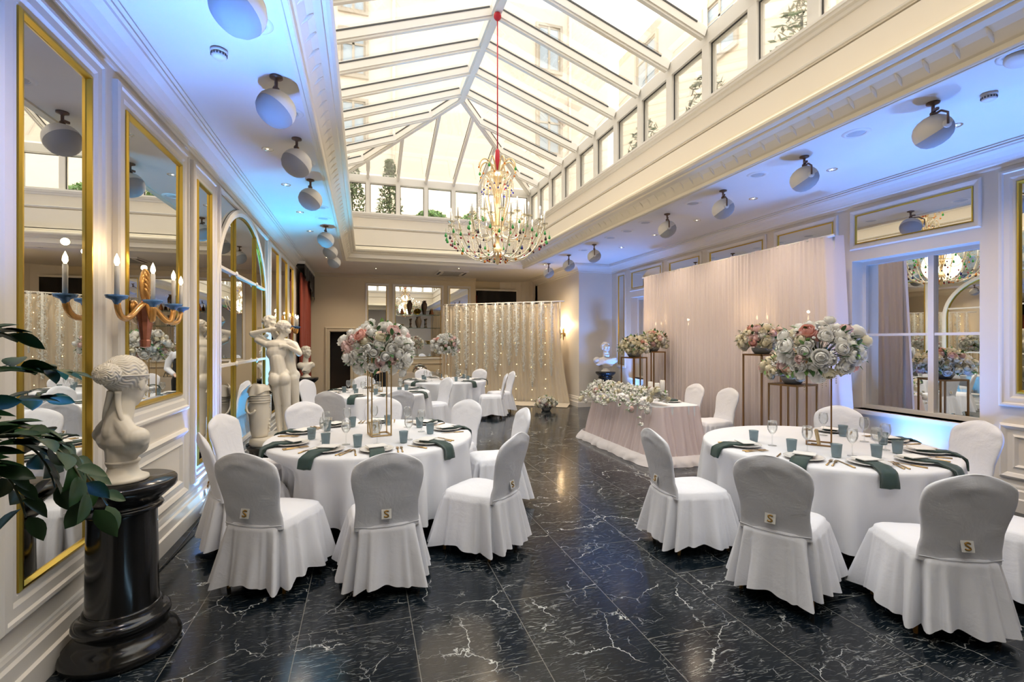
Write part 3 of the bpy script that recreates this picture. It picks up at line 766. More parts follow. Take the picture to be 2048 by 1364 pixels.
def vent():
    t = thing('ceiling_vent', 'x', 'vent')
    MB().lathe([(.075, -.004), (.082, -.012), (.10, -.012), (.112, -.004), (.118, .002)], 28, cap=False).build('rim', white_paint, t)
    MB().lathe([(.001, -.010), (.06, -.009), (.072, .004), (.075, -.004)], 24, cap=False).build('disc', plain('vent disc', (.55, .54, .52), .6), t)
    return t
v0 = vent(); first = True
vs_ = {'left': [(505, 45), (578, 225), (608, 325), (640, 414), (646, 436)], 'right': [(1712.6, 266), (1515, 349), (1386, 406), (1291, 444.6), (1254.6, 461.6), (1221, 475), (1168, 500)]}
for side in vs_:
    for i, (px, py) in enumerate(vs_[side]):
        x, y = hall_pt(px, py, H - CAMZ)
        lab = 'round ceiling vent in the %s ceiling strip, %s from the camera' % (side, ords[i]); gp = 'round vents in the %s strip' % side
        if first: o = v0; o['label'] = lab; o['group'] = gp; o.location = (x, y, H); first = False
        else: dup(v0, (x, y, H), 0, lab, gp)
for k, (px, py) in enumerate([(438, 100), (1978, 187)]):
    x, y = hall_pt(px, py, H - CAMZ)
    t = thing('smoke_detector', ['round smoke detector on the left ceiling strip', 'round smoke detector on the right ceiling strip'][k], 'smoke detector', (x, y, H))
    MB().lathe([(.052, 0), (.052, -.018), (.046, -.022)], 22).build('base', white_paint, t)
    m = MB(); m.lathe([(.046, -.022), (.044, -.045), (.036, -.055), (.001, -.058)], 22); m.build('cap', white_paint, t)
    g = MB()
    for q in range(16):
        a = 2 * PI * q / 16; g.cbox((.046 * math.cos(a), .046 * math.sin(a), -.034), (.006, .006, .014))
    g.build('slots', gasket, t)
x, y = hall_pt(2040, 108, H - CAMZ)  # partly seen fitting, taken for a squarish flush speaker recess; gives no light
t = thing('tilting_spotlight', 'square-edged tilted ceiling spotlight at the upper right edge of the photo', 'ceiling light', (x, y, H))
MB().lathe([(.12, 0), (.12, -.01), (.09, -.012), (.085, .0)], 24, cap=False).build('rim', white_paint, t)
MB().lathe([(.07, .03), (.075, -.05), (.06, -.06), (.001, -.06)], 20, 0, Matrix.Rotation(.35, 4, 'Y')).build('lamp_head', shell, t)
x, y = 2.35, 13.5
t = thing('air_conditioner', 'square white ceiling cassette air conditioner with dark slots near the far wall', 'air conditioner', (x, y, H))
m = MB(); m.box((-.42, -.42, -.03), (.42, .42, -.001)); m.build('panel', white_paint, t)
for q in range(4):
    MB().box((-.28, .33, -.034), (.28, .385, -.029), 0, Matrix.Rotation(q * PI / 2, 4, 'Z')).build('slot', gasket, t)
MB().box((-.24, -.24, -.036), (.24, .24, -.030)).build('intake_grille', grille, t)

# ------------------------------------------------------------------ chandelier
CX, CY = 1.8, 6.58
ch = thing('chandelier', 'large crystal chandelier with candle bulbs and coloured glass fruit drops hanging from a red cord', 'chandelier', (CX, CY, 0))
red = plain('red cord silk', (.55, .015, .03), .6); glassg = {}
def gemmat(n, c): return plain('glass ' + n, c, .08, 0, var=.1)
gem = {'green': gemmat('green', (.03, .30, .05)), 'red': gemmat('red', (.33, .01, .02)), 'blue': gemmat('blue', (.02, .02, .22)), 'amber': gemmat('amber', (.62, .20, .02)), 'dark': gemmat('aubergine', (.03, .008, .015))}
ztop = ZR - .16
MB().tube([(0, 0, ztop), (0, 0, 4.36)], .009, 8).build('cord', red, ch)
MB().ball((0, 0, ztop - .05), (.055, .055, .06), 14, 9).build('ceiling_ball', red, ch)
MB().lathe([(.01, 4.36), (.03, 4.33), (.035, 4.20), (.028, 4.0), (.02, 3.98)], 12).build('cord_sleeve', red, ch)
glim = plain('pale gold glass', (.82, .62, .34), .15, .35, var=.15)
MB().lathe([(.001, 2.72), (.02, 2.74), (.035, 2.78), (.02, 2.81), (.05, 2.85), (.075, 2.90), (.06, 2.95), (.03, 2.99), (.022, 3.06), (.04, 3.14), (.06, 3.22), (.045, 3.30), (.025, 3.36), (.02, 3.5), (.035, 3.58), (.05, 3.66), (.03, 3.74), (.02, 3.82), (.04, 3.90), (.07, 3.96), (.05, 4.0), (.02, 4.02), (.01, 4.36)], 18).build('stem', glim, ch)
def bez(P, n):
    P = [Vector(p) for p in P]; out = []
    for k in range(n + 1):
        t = k / n; Q = P[:]
        while len(Q) > 1: Q = [Q[i].lerp(Q[i + 1], t) for i in range(len(Q) - 1)]
        out.append(Q[0])
    return out
amesh = {}
def ring(nm, n, path, r, mat, off=0.0, parent=ch, seg=12):
    m = MB(); m.tube(bez(path, seg), r, 7); o0 = m.build(nm, mat, parent); L = [o0]; o0.rotation_euler.z = off
    for k in range(1, n):
        c = o0.copy(); COL.objects.link(c); c.rotation_euler.z = off + 2 * PI * k / n; L.append(c)
    return L
ring('arm', 16, [(.05, 0, 2.92), (.25, 0, 2.68), (.50, 0, 2.80), (.62, 0, 3.05), (.66, 0, 3.28)], .011, crystal)
ring('arm', 10, [(.03, 0, 3.22), (.18, 0, 2.98), (.34, 0, 3.05), (.38, 0, 3.25), (.38, 0, 3.40)], .010, crystal, .2)
ring('frond', 8, [(.02, 0, 3.92), (.06, 0, 4.15), (.16, 0, 4.28), (.27, 0, 4.2), (.27, 0, 4.06)], .011, glim, .1)
ring('frond', 12, [(.03, 0, 3.60), (.10, 0, 4.0), (.20, 0, 4.05), (.23, 0, 3.9), (.22, 0, 3.78)], .008, crystal, .3)
ring('frond', 12, [(.04, 0, 3.16), (.14, 0, 3.5), (.22, 0, 3.72), (.19, 0, 3.86), (.14, 0, 3.80)], .008, glim, .0)
cupm = MB(); cupm.lathe([(.006, -.03), (.012, -.012), (.045, .0), (.052, .012), (.048, .014), (.03, .006), (.012, .004)], 14, cap=False)
def candles(n, r, z, off, hgt):
    for k in range(n):
        a = off + 2 * PI * k / n; M = Matrix.Translation((r * math.cos(a), r * math.sin(a), z))
        if ('cup', hgt) not in amesh:
            cu = MB(); cu.v = cupm.v; cu.f = cupm.f; cu.mi = cupm.mi; cu.sm = cupm.sm; c = cu.build('drip_cup', crystal, ch)
            d = MB().lathe([(.012, .004), (.012, hgt - .05), (.008, hgt - .045)], 10).build('candle', porcelain, ch)
            e = MB().lathe([(.004, hgt - .045), (.010, hgt - .03), (.008, hgt - .012), (.001, hgt)], 8).build('flame_bulb', bulbw, d)
            amesh[('cup', hgt)] = (c, d, e)
        else:
            c0, d0, e0 = amesh[('cup', hgt)]; c = c0.copy(); COL.objects.link(c); d = d0.copy(); COL.objects.link(d); e = e0.copy(); COL.objects.link(e); e.parent = d
        c.location = M.translation; d.location = M.translation
candles(16, .66, 3.28, 0, .19); candles(10, .38, 3.41, .2, .205)
MB().lathe([(.075, 3.955), (.16, 3.99), (.17, 4.0), (.08, 3.98)], 20, cap=False).build('crown_dish', crystal, ch)
MB().lathe([(.03, 3.20), (.15, 3.23), (.16, 3.245), (.03, 3.22)], 20, cap=False).build('dish', crystal, ch)
# festoons of clear beads
fs = MB()
def fest(p, q, sag, n=11, r=.006):
    p, q = Vector(p), Vector(q)
    for k in range(n):
        t = k / (n - 1); c = p.lerp(q, t); c.z -= sag * 4 * t * (1 - t); fs.ball(c, r, 5, 4)
def pol(r, a, z): return (r * math.cos(a), r * math.sin(a), z)
for k in range(16):
    a = 2 * PI * k / 16; b = 2 * PI * (k + 1) / 16
    fest(pol(.70, a, 3.27), pol(.70, b, 3.27), .09); fest(pol(.66, a, 3.26), pol(.30, a + .1, 3.0), .04, 14); fest(pol(.3, a, 2.98), pol(.06, a, 2.80), .05, 9)
for k in range(10):
    a = .2 + 2 * PI * k / 10; fest(pol(.38, a, 3.40), pol(.17, a, 3.24), .05, 9); fest(pol(.38, a, 3.40), pol(.38, a + 2 * PI / 10, 3.40), .07)
for k in range(12):
    a = .3 + 2 * PI * k / 12; fest(pol(.22, a, 3.78), pol(.38, a, 3.42), .06, 13); fest(pol(.16, a, 4.0), pol(.22, a, 3.79), .02, 7)
fs.build('bead_festoons', crystal, ch)['kind'] = 'stuff'
def dropshape(m, p, kind, M=None):
    x, y, z = p; m.tube([(x, y, z + .06), (x, y, z)], .0015, 4)
    if kind == 'pear':
        m.lathe([(.001, .0), (.008, -.008), (.012, -.025), (.019, -.042), (.015, -.056), (.001, -.062)], 8, 0, Matrix.Translation(p))
    else: m.ball((x, y, z - .016), (.014, .014, .016), 8, 6)
spots = []
for k in range(16):
    a = 2 * PI * k / 16
    spots += [(.73, a, 3.13, 'pear', 'green'), (.70, a + .16, 3.08, 'pear', 'green' if k % 2 else 'dark'), (.66, a + .1, 3.02, 'round', 'red'), (.60, a + .22, 2.97, 'round', ['dark', 'red'][k % 2]), (.50, a + .05, 2.93, 'pear' if k % 3 else 'round', ['green', 'blue', 'dark', 'amber'][k % 4])]
for k in range(10):
    a = .2 + 2 * PI * k / 10; spots += [(.42, a, 3.30, 'pear', 'green'), (.40, a + .3, 3.16, 'round', ['amber', 'red', 'dark'][k % 3]), (.38, a + .15, 2.87, 'round', ['dark', 'red', 'amber', 'blue'][k % 4]), (.26, a, 2.84, 'pear' if k % 2 else 'round', ['green', 'amber'][k % 2]), (.14, a + .2, 2.80, 'round', ['amber', 'red', 'dark'][k % 3])]
for k in range(8): a = .1 + 2 * PI * k / 8; spots += [(.275, a, 4.08, 'pear' if k % 2 else 'round', ['amber', 'green'][k % 2]), (.24, a + .25, 3.98, 'round', 'amber')]
for k in range(12): a = .3 + 2 * PI * k / 12; spots += [(.22, a, 3.76, 'round', 'blue'), (.15, a + .2, 3.84, 'round', ['red', 'blue', 'dark'][k % 3])]
random.Random(3).shuffle(spots); dproto = {}
restm = MB(); restmats = list(gem.keys())
for i, (r, a, z, kd, cl) in enumerate(spots):
    p = pol(r, a, z)
    if i < 100:
        if (kd, cl) not in dproto:
            m = MB(); dropshape(m, (0, 0, 0), kd); dproto[(kd, cl)] = m.build('glass_fruit', gem[cl], ch); o = dproto[(kd, cl)]
        else: o = dproto[(kd, cl)].copy(); COL.objects.link(o)
        o.location = p
    else:
        b0 = len(restm.f); dropshape(restm, p, kd)
        for q in range(b0, len(restm.f)): restm.mi[q] = restmats.index(cl)
restm.build('glass_fruit_rest', [gem[k] for k in restmats], ch)['kind'] = 'stuff'
light('lamp', 'POINT', (0, 0, 3.62), 45, (1.0, .84, .64), None, .12, parent=ch)
light('lamp', 'POINT', (0, 0, 3.12), 16, (1.0, .84, .64), None, .3, parent=ch)

# ------------------------------------------------------------------ candle sconces
blueg = plain('blue enamel glass', (.10, .25, .55), .12, .2, var=.5, vscale=60)
amberg = plain('amber glass', (.70, .36, .10), .15, .45, var=.35, vscale=30)
def sconce(label, loc, rz, style, power):
    t = thing('wall_sconce', label, 'sconce', loc, rz)      # local: +y points out of the wall
    g = amberg if style == 'murano' else brass
    if style == 'murano':
        MB().lathe([(.001, -.30), (.03, -.29), (.034, -.25), (.028, -.24), (.045, -.12), (.058, -.02), (.05, .0), (.03, .01), (.02, .03)], 10, 0, Matrix.Translation((0, .07, 0)), smooth=False).build('stem', plain('ruby amber glass', (.38, .13, .07), .12, .4, var=.3, vscale=30), t)
        p = MB(); p.ball((0, .07, .13), (.055, .03, .12), 14, 14)
        for k in range(5):
            for s in (-1, 1):
                p.tube(bez([(0, .09, .02 + k * .035), (s * .05, .12, .05 + k * .04), (s * .058, .09, .11 + k * .032)], 6), .008, 5)
        p.build('glass_plume', plain('gold flecked glass', (.80, .42, .14), .15, .5, var=.4, vscale=90), t)
    else:
        MB().lathe([(.001, -.17), (.012, -.15), (.018, -.05), (.03, .0), (.02, .05), (.03, .12), (.012, .17), (.001, .20)], 12, 0, Matrix.Translation((0, .05, 0))).build('stem', g, t)
    MB().lathe([(.001, 0), (.05, .0), (.045, .02), (.02, .03)], 16, 0, Matrix.Translation((0, 0, -.02)) @ Matrix.Rotation(-PI / 2, 4, 'X')).build('wall_plate', g, t)
    spread = [(-.52, .12), (-.18, .18), (.18, .18), (.52, .12)] if style == 'murano' else [(-.10, .17), (.10, .17)]
    for (sx, sy) in spread:
        MB().tube(bez([(0, .07, 0), (sx * .30, sy * .45 + .04, .02), (sx * .55, sy * .8, -.17), (sx * .97, sy, -.16), (sx, sy, -.01)], 14), .018 if style == 'murano' else .009, 8).build('arm', g, t)
        MB().lathe([(.012, -.025), (.024, 0), (.052, .012), (.058, .030), (.050, .030), (.02, .015)], 16, 0, Matrix.Translation((sx, sy, -.01)), cap=False).build('drip_cup', blueg if style == 'murano' else g, t)
        hh = .19 if style == 'murano' else .11
        c = MB().lathe([(.013, .005), (.013, hh), (.008, hh + .004)], 12, 0, Matrix.Translation((sx, sy, 0))).build('candle', porcelain, t)
        MB().lathe([(.006, hh + .004), (.014, hh + .022), (.012, hh + .045), (.001, hh + .075)], 10, 0, Matrix.Translation((sx, sy, 0))).build('flame_bulb', bulb, c)
        light('lamp', 'POINT', (sx, sy, hh + .13), power, (1.0, .70, .38), None, .02, parent=t)
    return t
sconce('amber glass four-candle sconce with blue cups mounted over the mirror behind the bust', (XL + .01, 3.92, 1.90), -PI / 2, 'murano', .7)
sconce('amber glass four-candle sconce with blue cups near the russet curtain', (XL + .01, 10.87, 1.93), -PI / 2, 'murano', .7)
sconce('small gilt two-candle sconce glowing on the cream wall beside the flower backdrop', (5.14, 11.95, 1.84), PI / 2, 'gilt', 13)
sconce('gilt two-candle sconce on the right wall shining through the blush drape near its right end', (XR - .002, 6.02, 1.87), PI / 2, 'gilt', 3)
sconce('gilt two-candle sconce on the right wall shining through the blush drape near its left end', (XR - .002, 8.77, 1.87), PI / 2, 'gilt', 3)

# ------------------------------------------------------------------ LED wash bars on the floor
BL = (.12, .32, 1.0); CYN = (.04, .50, 1.0); VIO = (.22, .30, 1.0)
def led_bar(label, loc, rz, col, power, tilt=0.0, L=.66, aim=None, spread=110):
    t = thing('led_light_bar', label, 'light bar', loc, rz, None)
    m = MB(); m.box((-.035, -L / 2, .03), (.035, L / 2, .085)); m.box((-.045, -L / 2 + .03, 0), (.045, -L / 2 + .05, .06)); m.box((-.045, L / 2 - .05, 0), (.045, L / 2 - .03, .06)); m.build('housing', black, t)
    for k in range(8):
        y = -L / 2 + (k + .5) * L / 8
        MB().lathe([(.001, .0885), (.022, .0885), (.026, .084)], 12, 0, Matrix.Translation((0, y, 0))).build('led_lens', ledblue, t)
    a = light('lamp', 'AREA', (0, 0, .093), power, col, None, .05, parent=t, size_y=L); a.rotation_euler = (PI, tilt, 0); a.data.spread = math.radians(spread)
    if aim: a.rotation_euler = (Vector(aim) - Vector((loc[0], loc[1], .09))).to_track_quat('-Z', 'Y').to_euler()
    return t
led_bar('black LED bar glowing blue on the floor by the left baseboard', (XL + .15, 5.30, 0), 0, BL, 115, aim=(-.60, 5.2, H), spread=90)
led_bar('LED bar on the floor between the camera and the near column', (-.62, 2.18, 0), 0, BL, 66, aim=(-.50, 3.0, H), spread=56)  # added out of view to wash the near left ceiling blue
led_bar('LED bar at the left wall behind the embracing statues', (XL + .28, 8.35, 0), 0, CYN, 75, aim=(-.9, 8.3, H), spread=100)
led_bar('LED bar on the floor at the right wall behind the right round table', (XR - .30, 3.9, 0), 0, BL, 46, aim=(5.2, 3.7, H), spread=105)
led_bar('LED bar on the floor at the right wall near the right photo edge', (XR - .35, 1.7, 0), 0, BL, 52, aim=(5.2, 2.2, H), spread=100)
led_bar('LED bar in the right corner behind the head table by the pier', (XR - .40, 9.9, 0), 0, BL, 36, aim=(5.2, 9.9, H), spread=100)
def cable(label, pts, r=.006, mat=None, cat='cable'):
    t = MB().tube(bez(pts, 22), r, 6).build('cable', mat or black); tag(t, label, cat); return t
cable('black cable lying along the left baseboard toward the column', [(-1.40, 4.97, .05), (-1.42, 4.6, .008), (-1.36, 4.2, .008), (-1.44, 3.8, .008), (-1.42, 3.4, .008)])
cable('black cable running from the LED bar behind the chairs', [(-1.40, 5.64, .05), (-1.40, 6.0, .008), (-1.36, 6.4, .008), (-1.43, 7.2, .008), (-1.40, 7.9, .03)])
so = thing('wall_socket', 'white double wall socket low on the left wall above the LED bar', 'socket', (XL + .046, 5.45, .17))
MB().cbox((.004, 0, 0), (.012, .15, .08)).build('plate', white_paint, so)
MB().lathe([(.028, .01), (.026, .014), (.001, .012)], 14, 0, Matrix.Translation((0, .035, 0)) @ Matrix.Rotation(PI / 2, 4, 'Y')).build('outlet', white_paint, so)
cable('white cable looping from the wall socket to the LED bar', [(XL + .06, 5.47, .17), (XL + .16, 5.60, .24), (XL + .24, 5.66, .2), (XL + .22, 5.70, .01), (XL + .16, 5.64, .05)], .005, porcelain)
# ================================================================== CHAIRS
def smooth01(t): t = max(0, min(1, t)); return t * t * (3 - 2 * t)
def chair_proto(seed):
    t = thing('banquet_chair', 'x', 'chair')
    # skirt with seat top: rings round a rounded rectangle
    n = 208; hw, hf = .222, .225
    def perim(k):
        a = 2 * PI * k / n; c, s = math.cos(a), math.sin(a); e = 5.0
        r = (abs(c) ** e + abs(s) ** e) ** (-1 / e); x, y = r * c * hw, r * s * hf
        x *= 1 + .05 * (y / hf)
        if y < 0: y *= 1 + .25 * smooth01(-y / hf * 1.3) * (1 - .25 * (x / hw) ** 2)
        return x, y, c, s
    rings = [(.0, .492), (.35, .490), (.70, .484), (.90, .474), (.98, .462), (1.0, .446)]
    m = MB(); vs = []; fs = []; R = 0
    for f, z in rings:
        for k in range(n):
            x, y, c, s = perim(k); vs.append((x * max(f, .001), y * max(f, .001), z + .004 * nz(x * 9 * f, y * 9 * f, seed)))
        R += 1
    sk = [.04, .09, .15, .23, .32, .42, .52, .62, .72, .82, .92, 1.0]
    for t_ in sk:
        for k in range(n):
            x, y, c, s = perim(k); a = 2 * PI * k / n
            L = math.hypot(x, y); ox, oy = x / L, y / L
            # direction of the nearest side, flaring A-line; box pleats at the four corners
            corner = (abs(math.sin(2 * a))) ** 3
            da = (a % (PI / 2)) - PI / 4
            fold = math.exp(-(da / .14) ** 2)
            pleat = (-.105 * math.exp(-(da / .048) ** 2) + .042 * math.exp(-((abs(da) - .12) / .055) ** 2) - .022 * math.exp(-((abs(da) - .27) / .035) ** 2) + .016 * math.exp(-((abs(da) - .37) / .05) ** 2)) * t_ ** .7
            wave = (.022 * math.sin(7 * a + seed * 2.1 + .8 * nz(a, seed)) + .016 * math.sin(13 * a + seed)) * t_ ** 1.1
            fl = .014 + .060 * t_ ** 1.1 + (.022 * corner) * t_
            if oy < -.5: fl *= .9
            off = fl + pleat + wave
            z = .446 - (.446 - .078) * t_ - (.018 * math.sin(5 * a + seed) + .012 * fold) * t_
            vs.append((x + ox * off, y + oy * off, max(.035, z)))
        R += 1
    for j in range(R - 1):
        for k in range(n):
            k2 = (k + 1) % n; fs.append((j * n + k, (j + 1) * n + k, (j + 1) * n + k2, j * n + k2))
    m.add(vs, fs, 0, True); m.build('seat_skirt', covercloth, t)
    # back slab with crown top, leaning back
    m = MB(); nb = 40; zs = [.425, .44, .465, .50, .55, .60, .66, .72, .77, .80, .82] + [.82 + .124 * (1 - (1 - k / 13) ** 1.6) for k in range(1, 14)]
    def width(z):
        base = .208 - .012 * math.sin(PI * smooth01((z - .44) / .34)) + .024 * smooth01((z - .52) / .28)
        g = max(1e-4, (.9455 - z) / .088) ** .56
        return base * (1 + g ** -7) ** (-1 / 7)
    def yc(z): return -.232 - max(0, z - .46) * .20 - .10 * max(0, z - .46) ** 2
    vs = []; fs = []
    for j, z in enumerate(zs):
        wd = max(.004, width(z)); th = .027 * (1 if z < .85 else max(.25, 1 - ((z - .85) / .1) ** 2))
        for k in range(nb):
            a = 2 * PI * k / nb; c, s = math.cos(a), math.sin(a); e = 3.2
            r = (abs(c) ** e + abs(s) ** e) ** (-1 / e)
            x = r * c * wd; y = r * s * th
            bow = -.018 * (1 - (x / .23) ** 2)
            wr = .0035 * math.sin(55 * (z + .5 * x * math.copysign(1, x)) + 3 * nz(x * 6, z * 6, seed)) * math.exp(-((z - .86) / .05) ** 2) + .006 * nz(x * 7, z * 9 + x * 5, seed + 5) + .0035 * math.sin(60 * z - 50 * abs(x)) * math.exp(-((z - .53) / .07) ** 2) * min(1, abs(x) * 8)
            vs.append((x, yc(z) + bow + y + wr, z))
    for j in range(len(zs) - 1):
        for k in range(nb):
            k2 = (k + 1) % nb; fs.append((j * nb + k, j * nb + k2, (j + 1) * nb + k2, (j + 1) * nb + k))
    fs.append(tuple((len(zs) - 1) * nb + k for k in range(nb)))
    m.add(vs, fs, 0, True); m.build('back_cover', covercloth, t)
    # stitched seam across the back at seat height
    m = MB(); m.tube([(-.205, yc(.455) - .022, .452), (-.1, yc(.455) - .055, .45), (0, yc(.455) - .060, .449), (.1, yc(.455) - .055, .45), (.205, yc(.455) - .022, .452)], .0025, 6); m.build('seam', covercloth, t)
    for sx in (-1, 1):
        for sy in (-1, 1):
            MB().tube([(sx * .19, sy * .19, .30), (sx * .205, sy * (.20 if sy > 0 else .225), .0)], [.019, .012], 8).build('leg', wood, t)
    x, z = -.02 + .01 * seed, .535
    M = Matrix.Translation((x, yc(z) - .054, z)) @ Matrix.Rotation(-.22, 4, 'X')
    tg = MB().box((-.031, -.004, -.031), (.031, .0, .031), 0, M).build('cover_tag', plain('grey white badge', (.80, .79, .76), .3), t)
    S = [(.016 * math.cos(a), 0, .009 + .010 * math.sin(a)) for a in [.1 * PI + q * PI / 8 * 1.35 for q in range(8)]] + [(-.016 * math.cos(a), 0, -.009 + .010 * math.sin(a)) for a in [-.35 * PI - PI - q * PI / 8 * 1.3 for q in range(0)]]
    S = [(.014, 0, .013), (.008, 0, .018), (-.002, 0, .019), (-.012, 0, .014), (-.010, 0, .007), (0, 0, 0), (.011, 0, -.007), (.013, 0, -.014), (.003, 0, -.019), (-.008, 0, -.018), (-.015, 0, -.013)]
    MB().tube([M @ Vector((q[0], -.0055, q[2])) for q in S], .0048, 6).build('monogram', plain('gold monogram', (.36, .20, .04), .4, .5), tg)
    return t
c0s = [chair_proto(0), chair_proto(1), chair_proto(2)]; used_c = [False] * 3; cc = 0
def chair_at(x, y, rz, label, group):
    global cc
    i = cc % 3; cc += 1
    if not used_c[i]:
        used_c[i] = True; o = c0s[i]; o.location = (x, y, 0); o.rotation_euler = (0, 0, rz); o['label'] = label; o['group'] = group; return o
    return dup(c0s[i], (x, y, 0), rz, label, group)

# ================================================================== ROUND TABLES
TR = .92
def tablecloth_mesh(seed, hem=.185, chairs=()):
    m = MB(); n = 220; vs = []; fs = []
    prof = [(.0005, .758), (.3, .758), (.6, .758), (.85, .758), (.905, .757), (.925, .752), (.934, .742), (.937, .725)]
    for r, z in prof:
        for k in range(n):
            a = 2 * PI * k / n; vs.append((r * math.cos(a), r * math.sin(a), z))
    R = len(prof)
    for t_ in [.06, .14, .24, .36, .5, .64, .78, .9, 1.0]:
        for k in range(n):
            a = 2 * PI * k / n
            f = .5 + .5 * math.sin(21 * a + 1.6 * nz(math.cos(a) * 2, math.sin(a) * 2, seed) * 3 + seed)
            f = f ** 1.5
            r = .937 + t_ * .010 + .012 * math.sin(5 * a + seed) * t_
            for (deg, rc, lab_, tw_) in chairs:     # cloth pushed in by the seats
                dl = (a - math.radians(deg) + PI) % (2 * PI) - PI
                if abs(dl) < 1.1:
                    lim = max(.74, rc - .355) / max(.5, math.cos(dl)); k_ = smooth01((.50 - abs(math.sin(dl)) * rc) / .13) * smooth01(t_ * 3.2)
                    if r > lim: r = r + (lim - r) * k_
            r += (.11 * f - .045) * t_ ** .7
            z = .725 - (.725 - hem) * t_ + .012 * math.sin(3 * a + seed) * t_
            vs.append((r * math.cos(a), r * math.sin(a), z))
        R += 1
    for j in range(R - 1):
        for k in range(n):
            k2 = (k + 1) % n; fs.append((j * n + k, (j + 1) * n + k, (j + 1) * n + k2, j * n + k2))
    m.add(vs, fs, 0, True); return m
# tableware prototypes ------------------------------------------------
def plate_p():
    m = MB(); m.lathe([(.001, .004), (.085, .004), (.092, .007), (.118, .016), (.136, .019), (.138, .021), (.134, .022), (.115, .020), (.09, .010), (.001, .008)], 40, cap=False); m.lathe([(.001, 0), (.08, 0), (.085, .005)], 30, cap=False)
    return m.build('dinner_plate', porcelain)
def napkin_p(kind):
    # local: y points outwards over the table edge; origin = plate centre
    m = MB(); th = .005; ln = [(-.06, .0235), (0, .0235), (.06, .0235), (.12, .0245), (.145, .023), (.18, .010), (.205, .006), (.222, .001), (.234, -.010), (.242, -.035), (.247, -.065), (.249, -.085 - .015 * kind)]
    tw = [.25, .12, -.2][kind]
    for layer in (0, 1):
        vs = []; fs = []
        for j, (y, z) in enumerate(ln):
            wd = (.058 - .003 * layer) * (1 + .06 * j / len(ln)); q = j / (len(ln) - 1)
            sh = math.sin(tw) * .11 * q
            for s in (-1, -.5, 0, .5, 1):
                zz = z + layer * (.006 if j < 7 else 0) + .003 * math.sin(s * 4 + j)
                vs.append((s * wd + sh, y + (layer * .006 if j >= 7 else 0) + (.004 * math.cos(s * 5 + j) if j > 7 else 0), zz))
        b = len(vs); vs += [(x, y - (th if j > 34 else 0), z - th) for j, (x, y, z) in enumerate(vs)]
        L = len(ln)
        for j in range(L - 1):
            for k in range(4): fs += [(j * 5 + k, j * 5 + k + 1, (j + 1) * 5 + k + 1, (j + 1) * 5 + k), (b + j * 5 + k + 1, b + j * 5 + k, b + (j + 1) * 5 + k, b + (j + 1) * 5 + k + 1)]
        for j in range(L - 1):
            for k in (0, 4): fs.append((j * 5 + k, (j + 1) * 5 + k, b + (j + 1) * 5 + k, b + j * 5 + k))
        for j in (0, L - 1):
            for k in range(4): fs.append((j * 5 + k, j * 5 + k + 1, b + j * 5 + k + 1, b + j * 5 + k))
        m.add(vs, fs, 0, True)
    return m.build('napkin', green)
def card_p():
    m = MB(); m.cbox((0, 0, .036), (.15, .13, .002)); m.cbox((0, .0, .0385), (.15, .13, .002), 0, Matrix.Rotation(.02, 4, 'X'))
    return m.build('menu_card', card)
def fork_p():
    m = MB(); z = .003
    m.tube([(0, -.10, z), (0, -.06, z + .001), (0, .0, z + .003), (0, .03, z + .005)], [.0055, .0045, .003, .004], 6, flat=1.4)
    m.cbox((0, .045, z + .004), (.022, .03, .0025))
    for k in range(4): m.cbox((-.0085 + k * .0057, .078, z + .005), (.003, .042, .002))
    return m.build('fork', brass)
def knife_p():
    m = MB(); z = .003
    m.tube([(0, -.11, z), (0, -.05, z + .001), (0, -.01, z)], [.006, .0055, .0045], 6, flat=1.3)
    m.prism([(-.004, -.01), (.006, -.01), (.009, .03), (.008, .08), (.002, .11), (-.004, .07)], z - .001, z + .0015)
    return m.build('knife', brass)
def tumbler_p():
    m = MB(); m.lathe([(.001, .004), (.028, .002), (.031, .004), (.039, .098), (.0405, .102), (.037, .101), (.035, .09), (.029, .014), (.001, .012)], 24, cap=False)
    return m.build('tumbler', tumblerm)
def wine_p():
    m = MB(); m.lathe([(.001, .003), (.034, .001), (.035, .003), (.015, .006), (.005, .012), (.0035, .03), (.0035, .085), (.006, .095), (.024, .112), (.036, .135), (.040, .160), (.037, .19), (.033, .212), (.032, .212), (.036, .19), (.0385, .160), (.034, .135), (.022, .114), (.001, .100)], 28, cap=False)
    return m.build('wine_glass', clear)
P0 = {'plate': plate_p(), 'nap0': napkin_p(0), 'nap1': napkin_p(1), 'nap2': napkin_p(2), 'card': card_p(), 'fork': fork_p(), 'knife': knife_p(), 'tumbler': tumbler_p(), 'wine': wine_p()}
usedp = set()
def put(key, x, y, z, rz, label, cat, group):
    o = P0[key]
    if key in usedp: o = o.copy(); COL.objects.link(o)
    usedp.add(key); o.location = (x, y, z); o.rotation_euler = (0, 0, rz); return tag(o, label, cat, group)
